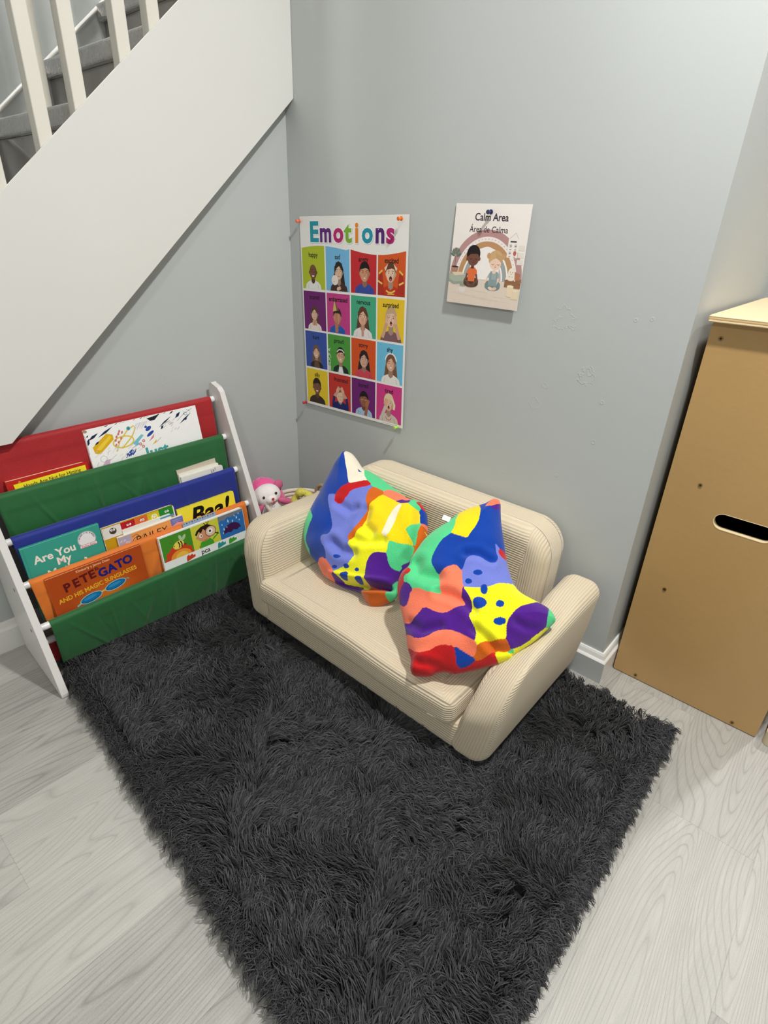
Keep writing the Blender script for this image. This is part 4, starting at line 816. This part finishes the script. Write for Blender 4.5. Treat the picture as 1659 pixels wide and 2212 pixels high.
def sling(i,colr,length,back,seed,amp=.0016):
    rn=np.random.RandomState(seed); x0,z0=RX[i],RZ[i]; r=.0100
    y0,y1=(.030,.606) if i<4 else (.036,.612)
    path=[]
    for k in range(4): path.append((x0-r+(-.002)*(3-k),z0-.008*(3-k),0))
    for k in range(1,12): t=PI-PI*k/11; path.append((x0+r*math.cos(t),z0+r*math.sin(t),0))
    n=26
    for k in range(1,n+1): s=length*k/n; path.append((x0+r-back*s+(.003*math.sin(PI*k/n) if i<4 else .003*math.sin(PI*k/n)),z0-s,k/n))
    ny=220; V=[];Fc=[]
    fr=[(rn.rand()*1.0,.003+.009*rn.rand()**2,(rn.rand()*1.6-.5),rn.randn()*.06) for _ in range(30)]
    for j,(x,z,f) in enumerate(path):
        for q in range(ny+1):
            y=y0+(y1-y0)*q/ny; fold=0
            for c_,w_,a_,sk in fr:
                yc=y0+(y1-y0)*c_+sk*f; fold+=a_*math.exp(-((y-yc)/w_)**2)
            ff=min(1,f*3.0)*(1 if f<.95 else .8); e=.0014 if length*f<.030 else 0
            if i<4 and (q<2 or q>ny-2): e=-.0
            pull=.008*f*(math.exp(-(y-y0)/.03)) *(1 if i<4 else .3)
            V.append((x+e+amp*fold*ff+.0008*math.sin(y*60+seed)*ff,y+pull*(1 if i else 1),z+(.003*math.sin(y*9+seed)*f if i==4 else 0)))
    for j in range(len(path)-1):
        for q in range(ny):
            a=j*(ny+1)+q; Fc.append((a,a+ny+1,a+ny+2,a+1))
    o=npmesh('fabric_sling',V,Fc,fabm(colr),shelf); o['label']=colr+' fabric sling'
    m=o.modifiers.new('s','SOLIDIFY'); m.thickness=.0011; m.offset=0
    # stitched hem along the rail pocket
    return o
sling(0,'red',.150,-.045,3,.0008); sling(1,'green',.150,-.045,5,.0034); sling(2,'blue',.150,-.045,8,.0010); sling(3,'orange',.130,-.05,11,.0026); sling(4,'green',.125,.09,14,.0030)
V=[];Fc=[]
for j in range(9):
    for q in range(41): f=j/8; y=.020+.594*q/40; V.append((.140+.004*f-.004*math.sin(PI*f)+.001*math.sin(y*50),y,.104-.070*f))
for j in range(8):
    for q in range(40): a=j*41+q; Fc.append((a,a+41,a+42,a+1))
o=npmesh('fabric_sling',V,Fc,fabm('red'),shelf); o['label']='red fabric sling'; m=o.modifiers.new('s','SOLIDIFY'); m.thickness=.001

# ---------------------------------------------------------------- books
def book(name,label,y0,y1,ztop,xf,slope,H,thick,cover,art=None,board=False,rad=0,pages=(240,236,224),rot=0,grp='picture books in the sling bookshelf',backtop=None):
    V_=Vector((slope,0,1)).normalized(); U_=Vector((0,1,0)); N_=U_.cross(V_)
    Mx=Matrix(((U_.x,V_.x,N_.x,xf),(U_.y,V_.y,N_.y,y0),(U_.z,V_.z,N_.z,ztop),(0,0,0,1)))
    t=thing(name,label,'book',mw=S@Mx@Matrix.Rotation(rot,4,'Z'),group=grp)
    w=y1-y0; ct=.0022 if not board else .0018
    def outl(w0,w1,h0,h1,r):
        if r<=0: return [(w0,-h1),(w1,-h1),(w1,-h0),(w0,-h0)]
        return [(w0,-h1)]+[(w1,-h1)]+arc(w1-r,-h0-r,r,0,PI/2,5)+[(w0,-h0)]
    V=[];Fc=[];Mi=[];mats=[mat('cover_%d_%d_%d'%tuple(cover),cover,.32,.03,60,spec=.5)]
    def slab(lp,z0,z1):
        b=len(V); n=len(lp)
        for x,y in lp: V.append((x,y,z0))
        for x,y in lp: V.append((x,y,z1))
        Fc.append([b+k for k in range(n)][::-1]); Mi.append(0); Fc.append([b+n+k for k in range(n)]); Mi.append(0)
        for k in range(n): Fc.append([b+k,b+(k+1)%n,b+n+(k+1)%n,b+n+k]); Mi.append(0)
    slab(outl(0,w,0,H,rad),-ct,0); slab(outl(0,w,0 if backtop is None else backtop,H,rad),-thick,-thick+ct)
    slab(outl(0,ct,0,H,0),-thick+ct,-ct)
    if art: art.emit(V,Fc,Mi,mats,lambda u,v,l:(u,-v,l))
    meshm('cover',V,Fc,Mi,mats,t)
    bm=BM(); ins=.0026 if not board else .0004
    if board:
        n=max(2,int((thick-2*ct)/.0021)); pt=(thick-2*ct)/n
        for k in range(n):
            lp=outl(ct,w-ins,ins,H-ins,rad); zz=-thick+ct+pt*k
            A=[bm.verts.new((x,y,zz+.0001)) for x,y in lp];B_=[bm.verts.new((x,y,zz+pt-.0002)) for x,y in lp]
            bm.faces.new(A[::-1]);bm.faces.new(B_)
            for q in range(len(A)): bm.faces.new((A[q],A[(q+1)%len(A)],B_[(q+1)%len(A)],B_[q]))
    else: box(bm,ct,w-ins,-H+ins,-ins,-thick+ct,-ct)
    obj('pages',bm,mat('pages_%d_%d_%d'%tuple(pages),pages,.7,.06,400),t)
    return t
# 1 scribble covered white book
w=301;A=Art(w,150); rn=random.Random(4)
navy=(28,38,74);gold=(222,176,24);teal=(70,160,172);pinkc=(206,120,128);grey=(196,192,196);blu=(36,72,158)
A.p([(12,46),(52,20),(66,26),(66,38),(26,66),(14,62)],gold); A.p([(20,52),(58,26),(62,32),(28,58)],(240,204,60))
A.arc(88,50,26,0,2*PI,3.4,(224,200,70),26,ry=14) 
A.line([(66,70),(78,48),(104,24),(122,16),(126,22),(112,42),(80,66)],3,(222,196,60))
for a,b,c,d,wd in [(6,28,34,14,6),(2,40,10,22,7),(30,26,72,6,5),(18,42,32,34,4),(166,12,184,4,5),(186,36,226,14,4),(244,40,282,18,4),(236,22,254,8,7),(222,8,236,2,3),(262,34,270,28,3),(190,42,200,32,6),(4,20,10,14,3)]:
    A.p([(a,b),((a+c)/2-wd*.3,(b+d)/2-wd*.5),(c,d),((a+c)/2+wd*.3,(b+d)/2+wd*.5)],navy)
A.p([(160,6),(196,2),(180,14),(168,14)],(32,32,40))
for x,y,rx_,ry_,rt in [(158,32,9,5,-.5),(160,46,12,4,-.5),(152,26,4,3,0),(90,84,4,3,0),(100,78,6,2.4,-.6),(96,86,7,2,-.6),(106,84,7,2,-.6)]: A.e(x,y,rx_,ry_,blu,rt,12)
for k in range(4): A.line([(84+k*6,92-k*1),(96+k*6,78-k)],1.8,(52,76,150))
for x,y in [(74,34),(80,28),(70,42),(84,40),(76,48),(68,54),(84,22),(90,26)]: A.e(x,y,2.6,4,pinkc,.5,10)
for x,y in [(128,66),(138,60),(134,74)]: A.e(x,y,4,4,(206,112,112),0,12); A.e(x,y,1.6,1.6,(244,240,240),0,8)
A.p([(108,60),(136,42),(142,46),(116,66)],(120,190,206)); A.p([(104,72),(124,60),(126,66)],(110,184,200)); A.p([(150,66),(170,48),(166,58)],(214,130,130)); A.p([(158,76),(172,64),(170,72)],(224,186,60)); A.line([(170,72),(186,62)],1.4,(200,180,150))
A.e(108,20,5,5,teal,0,14); A.e(108,20,2,2,(40,110,120),0,8)
for k in range(8): A.line([(120+k*4,24+k%3*2),(132+k*4,12)],1.2,(206,192,208))
for k in range(14): x=rn.uniform(190,236);y=rn.uniform(26,58); A.line([(x,y),(x+rn.uniform(5,14),y-rn.uniform(3,7))],rn.uniform(.8,2.6),rn.choice([(208,196,196),(190,186,190),(214,200,190)]))
for k in range(22): x=rn.uniform(8,120);y=rn.uniform(60,100); A.line([(x,y),(x+rn.uniform(5,20),y-rn.uniform(4,12))],rn.uniform(.5,1.6),rn.choice([(224,212,200),(204,200,206),(230,220,160),(214,190,206)]))
A.p([(18,100),(34,84),(46,84),(40,96),(24,110)],(212,176,202)); A.arc(30,80,8,0,2*PI,.7,(150,140,150),14); 
for k in range(16): a=rn.uniform(0,6.28); A.e(272+10*math.cos(a),14+7*math.sin(a),1.1,1.1,(110,140,150),0,6)
A.arc(268,16,4,0,2*PI,1,(60,120,140),12); A.line([(240,30),(262,16),(288,6)],.8,(60,60,80)); 
for k in range(12): x=rn.uniform(4,290); A.line([(x,3),(x+6,1)],1.4,rn.choice([navy,grey,pinkc]))
A.e(4,4,6,4,(176,140,110),.3,10); A.p([(0,12),(3,16),(2,60),(0,62)],(210,206,202))
A.t('Just',136,110,43,(70,164,166),1.3,align='LEFT',rot=-.04)
book('picture_book','large white book covered in coloured scribbles, in the red top sling','x'and .2525,.5535,.5365,.0115,-.176,.20,.0085,(246,245,243),A)
# 2 red board book
w=178;A=Art(w,120)
A.r(1,1,177,119,(190,36,24)); A.p([(14,10),(172,7),(172,34),(16,40)],(246,226,40))
A.t('Hands Are Not for Hitting',96,22,13,(34,30,30),.15,rot=-.035,sx=.9); A.p([(24,9),(27,4),(31,8)],(226,150,60))
A.r(14,44,172,110,(196,60,40))
book('board_book','red board book with a yellow title panel at the left of the red sling','x'and .063,.241,.4645,.0280,-.155,.15,.013,(186,34,24),A,board=True,rad=.010,pages=(248,222,190))
# 3 pale booklets
A=Art(118,80)
A.t('LA C',103,10,5.4,(60,60,58),.1,rot=1.45,align='RIGHT',sx=.9); A.t('MUJ',97,14,5.4,(60,60,58),.1,rot=1.45,align='RIGHT',sx=.9); A.t('HAD',91,16,5.4,(60,60,58),.1,rot=1.45,align='RIGHT',sx=.9)
A.r(0,0,118,1.2,(250,248,238))
wb='white paperbacks behind the blue sling'
book('paperback','cream paperback standing in front of two others, at the right end behind the blue sling','x'and .4505,.5785,.3695,.0730,-.09,.11,.006,(232,229,218),A,rad=.004,pages=(246,244,234),grp=wb)
book('paperback','middle cream paperback of the three behind the blue sling, showing its page tops','x'and .4485,.570,.3765,.0660,-.09,.11,.005,(240,237,224),None,rad=.003,pages=(250,248,236),grp=wb)
book('paperback','rearmost thin beige paperback with a bent corner, behind the blue sling','x'and .4470,.566,.3865,.0595,-.11,.11,.003,(206,194,176),None,pages=(226,214,196),grp=wb,rot=.03)
# 4 teal hardcover
w=174;A=Art(w,110); te=(58,158,140)
A.r(1.5,1.5,172,108,te); A.r(0,0,174,1.2,(120,206,190)); A.r(5,2,6,108,(44,136,120))
A.t('Are You',66,46,27,(240,232,218),.75,rot=-.02,sx=.98); A.t('My',80,67,26,(240,232,218),.75); A.t('Mother?',84,91,27,(240,232,218),.75)
A.e(140,29,21,21,(236,234,236),0,28); A.arc(140,29,20,0,2*PI,.7,(60,60,66),28); A.r(119,42,161,52,te)
tx='I CAN READ IT ALL BY MYSELF'
for k,ch in enumerate(tx):
    a=PI+.05+(PI-.1)*k/(len(tx)-1); A.t(ch,140+15.5*math.cos(a),29+15.5*math.sin(a),4.2,(40,40,46),.08,rot=a+PI/2)
A.r(121,41,160,48,(238,236,236)); A.line([(121,41),(160,41),(160,48),(121,48),(121,41)],.9,(190,40,50)); A.t('Beginner Books',140.5,46.6,5.4,(190,40,50),.1,sx=.95)
book('hardcover_book','teal hardcover with large cream lettering at the left of the orange sling','x'and .035,.209,.3325,.1035,-.093,.19,.0085,te,A)
# 5 book with little faces
w=190;A=Art(w,110)
A.r(1,1,189,109,(196,152,20))
tiles=[((226,222,214),(80,66,62)),((184,24,34),(184,24,34)),((222,104,50),(222,104,50)),((206,190,34),(240,226,120)),((38,132,46),(38,132,46))]
xs=[2,48,84,118,150,188]
for k,(c_,f_) in enumerate(tiles):
    x0,x1=xs[k],xs[k+1]; A.r(x0,2 if k==4 else 4,x1,31,c_); cx=(x0+x1)/2+2; cy=17
    if k in(0,3): A.e(cx,cy,9,8.5,f_); 
    elif k!=4: A.arc(cx,cy,8.5,0,2*PI,.8,shade(c_,.7),18)
    A.e(cx-3,cy-3,2.8,3,(250,250,248),0,12);A.e(cx+3.2,cy-3,2.8,3,(250,250,248),0,12);A.e(cx-2.4,cy-3,1.1,1.3,K,0,8);A.e(cx+2.8,cy-3,1.1,1.3,K,0,8)
    if k==1: A.p([(cx-7,cy-7),(cx,cy-3.6),(cx+7,cy-7),(cx+7,cy-9),(cx-7,cy-9)],c_)
    if k in (0,3): A.arc(cx,cy,5,.4,PI-.4,1.1,K)
A.r(2,31,189,33,(236,232,224))
book('board_book','board book with a row of little round cartoon faces, centre pocket of the orange sling','x'and .2125,.4045,.3145,.0975,-.155,.15,.008,(236,232,222),A,board=True,rad=.010,pages=(240,236,226))
# 6 white board book and 7 orange checked book in front of it
A=Art(150,60); A.r(100,2.5,140,7,(86,150,190))
book('board_book','white board book with a small blue stripe, squeezed between the faces book and checked book','x'and .2600,.3900,.2935,.1052,-.11,.12,.005,(240,236,226),A,board=True,rad=.004)
w=178;A=Art(w,60)
A.r(1,2,177,58,(240,166,90))
for k in range(30): A.line([(20+k*4.4,2),(20+k*4.4,58)],.6,(222,134,70))
for k in range(9): A.line([(16,6+k*6),(150,6+k*6)],.6,(222,134,70))
A.r(1,2,34,58,(176,168,184))
for k in range(9): A.e(6+rn.random()*24,8+rn.random()*40,4,2.4,(206,198,208),rn.random()*3,8)
A.r(142,2,177,22,(116,120,184)); A.r(147,7,172,9.5,(150,150,206)); A.r(149,12,170,14,(150,150,206)); A.p([(140,24),(160,16),(177,20),(177,30),(140,34)],(236,160,150))
A.t('BAILEY',86,33,27,(36,28,26),-.1,sx=1.05,shear=.1); A.line([(22,40),(40,18),(52,14)],1.2,(40,30,26)); A.line([(26,50),(44,34),(60,30)],1,(40,30,26))
A.line([(36,12),(48,8),(58,20),(52,30),(66,14)],1.1,(40,30,26))
book('board_book','orange checked board book with black scratchy lettering behind the orange sling','x'and .2415,.4195,.2815,.1112,-.10,.12,.005,(240,234,222),A,board=True,rad=.006)
# 8 yellow book
w=176;A=Art(w,80); ye=(244,228,60)
A.r(.8,.8,175.4,79,ye)
A.t('Baa!',92,55,64,(16,14,12),2.0,sx=1.12,shear=.25)
book('board_book','yellow board book with thick black letters at the right behind the orange sling','x'and .4095,.5855,.2955,.1035,-.155,.14,.0075,ye,A,board=True,rad=.006,pages=(222,204,50))
# 9 orange picture book with sunglasses
w=226;A=Art(w,160); og=(176,72,20)
A.r(1,1,225,159,og)
for k in range(14): A.e(126,104+k*1.0,112-k*7.2,92-k*5.6,tuple(int(og[q]+((236,150,40)[q]-og[q])*(k/15)**1.6*.75) for q in range(3)),0,34)
A.it=[(([(min(max(px,1),225),min(max(py,1),159)) for px,py in p_]) if f_ is None else p_,f_,c_,l_) for p_,f_,c_,l_ in A.it]
A.t('Kimberly y James Dean',106,11,8.5,(240,196,150),.1,rot=-.01)
for ch,x,y,sz in [('P',40,48,30),('E',61,45,30),('T',81,42,30),('E',99,39,30)]: A.t(ch,x,y,sz,(96,18,18),1.2,rot=-.1)
A.t('EL',113,23,11,(70,24,20),.4,rot=-.1)
for ch,x,y,sz in [('G',124,44,30),('A',146,42,30),('T',166,39,30),('O',187,36,30)]: A.t(ch,x,y,sz,(24,28,116),1.3,rot=-.1)
A.t('AND HIS MAGIC SUNGLASSES',108,65,15.5,(236,176,44),.35,rot=-.07,sx=.92)
for q,(cx,cy) in enumerate(((82,86),(143,78))):
    A.e(cx,cy,27,11.5,(150,206,214),-.12,26); A.e(cx,cy,25,9.8,(20,84,130),-.12,26); A.e(cx,cy-.5,23,8,(20,112,170),-.12,26); A.e(cx-2,cy-2,16,4,(44,140,190),-.12,22)
A.line([(107,82),(118,80)],4,(206,190,120)); A.line([(56,91),(47,95)],4,(120,196,180)); A.line([(168,74),(175,73),(177,77)],3,(120,160,160))
A.r(0,0,226,1.3,(236,170,120))
book('hardcover_book','orange hardcover with blue sunglasses on its cover, in front of the orange sling','x'and .0575,.2835,.2570,.1395,-.1344,.148,.0075,(190,84,34),A,pages=(240,214,150))
# 10 three picture board book
w=256;A=Art(w,140)
A.r(1,1,255,139,(236,238,236)); A.r(3,3,90,74,(72,142,40)); A.r(90,3,174,74,(208,208,66)); A.r(174,3,255,74,(46,112,184))
for k in range(7):
    a=PI+.1+k*.5; A.e(48+30*math.cos(a),76+27*math.sin(a),13,10,(206,66,34),a,14)
A.it=[(([(min(max(px,3),90),min(max(py,3),74)) for px,py in p_]) if (f_ is None and c_==(206,66,34)) else p_,f_,c_,l_) for p_,f_,c_,l_ in A.it]
A.p([(22,74)]+[(52+30*math.cos(a),74+22*math.sin(a)) for a in [PI+PI*k/12 for k in range(13)]],(232,150,50)); A.p([(34,74)]+[(54+18*math.cos(a),74+14*math.sin(a)) for a in [PI+PI*k/12 for k in range(13)]],(238,190,70))
A.e(50,38,16,11,(236,214,90),-.3,20); 
for x in (50,57): A.line([(x,29),(x+3,38),(x+1,47)],3.2,(34,26,24))
A.e(38,38,1.4,1.6,(50,34,24),0,8); A.e(36,44,2,1.2,(226,130,90),0,8); A.e(58,20,4.4,9,(170,200,150),-.25,14); A.e(68,22,4.4,9,(170,200,150),.6,14); A.line([(34,30),(30,24),(26,24)],1,(50,90,40)); A.line([(38,28),(36,20),(33,18)],1,(50,90,40)); A.p([(66,40),(76,42),(66,45)],(90,60,40))
# boy with magnifying glass
A.p([(108,74),(112,58),(126,52),(142,54),(150,62),(152,74)],(70,160,46)); A.e(127,40,22,17,(214,148,108),0,24); A.e(106,40,5,5,(214,148,108)); A.line([(150,60),(166,50),(168,44)],4,(70,160,46))
A.p([(100,30),(106,20),(120,12),(140,10),(152,18),(150,24),(138,20),(132,28),(126,20),(118,30),(112,24),(104,34)],(40,24,20)); A.line([(136,12),(130,4)],2,(40,24,20)); A.line([(142,11),(146,3)],2,(40,24,20)); A.line([(140,10),(138,2)],1.6,(40,24,20))
A.e(116,38,5,5.5,(246,240,232)); A.e(117,38,2,2.4,(60,30,20),0,10); A.e(147,34,17,16,(110,70,50),0,26); A.e(147,34,15,14,(228,196,170),0,26); A.e(146,33,7.5,7.5,(248,244,240)); A.e(145,33,3.6,3.8,(60,34,22),0,14); A.line([(160,44),(170,50)],3,(60,40,30)); A.arc(128,50,5,.4,PI-.6,1.2,(120,50,40)); A.p([(106,68),(110,64),(108,74)],(206,60,34))
# umbrella in the rain
A.p([(174,3),(255,3),(255,10),(240,14),(230,11),(216,17),(204,13),(192,19),(182,16),(174,22)],(120,124,132))
A.p([(186,60)]+[(214+28*math.cos(a),58+24*math.sin(a)) for a in [PI+.05+(PI-.1)*k/12 for k in range(13)]]+[(236,56),(228,61),(218,56),(208,62),(198,58)],(66,26,78)); A.line([(214,34),(206,60)],.6,(40,14,50)); A.line([(214,34),(224,57)],.6,(40,14,50))
for x,y,s_ in [(184,30,1),(188,46,1.4),(204,26,1.5),(218,30,1.3),(232,24,1.5),(240,34,1),(226,16,1),(184,56,1),(240,14,1),(198,42,.8)]: A.e(x,y,1.4*s_,2.4*s_,(206,228,240),0,10); A.p([(x-1.0*s_,y-1.2*s_),(x,y-4.6*s_),(x+1.0*s_,y-1.2*s_)],(206,228,240))
for x,c_ in [(64,(206,66,34)),(160,(40,150,150)),(196,(70,160,46))]: A.p([(x,88),(x+2,80),(x+9,77),(x+9,82),(x+18,78),(x+20,84),(x+26,82),(x+26,90),(x,96)],c_)
A.t('pca',122,92,20,(40,40,36),.4,rot=0,sx=1.0)
book('board_book','board book with bee, magnifying glass boy and umbrella squares, right end of the bottom pocket','x'and .3275,.5835,.2580,.1465,-.0927,.150,.009,(240,240,236),A,board=True,rad=.009,pages=(246,244,238))
A=Art(100,40)
for k in range(12): A.r(2+k*8,1,6+k*8,5,(60,96,140) if k%2 else (150,120,90))
book('board_book','thin board book with a blue and brown checked top, tucked behind the bee book','x'and .405,.505,.2665,.1335,-.15,.12,.003,(150,170,196),A,board=True,pages=(214,214,214))
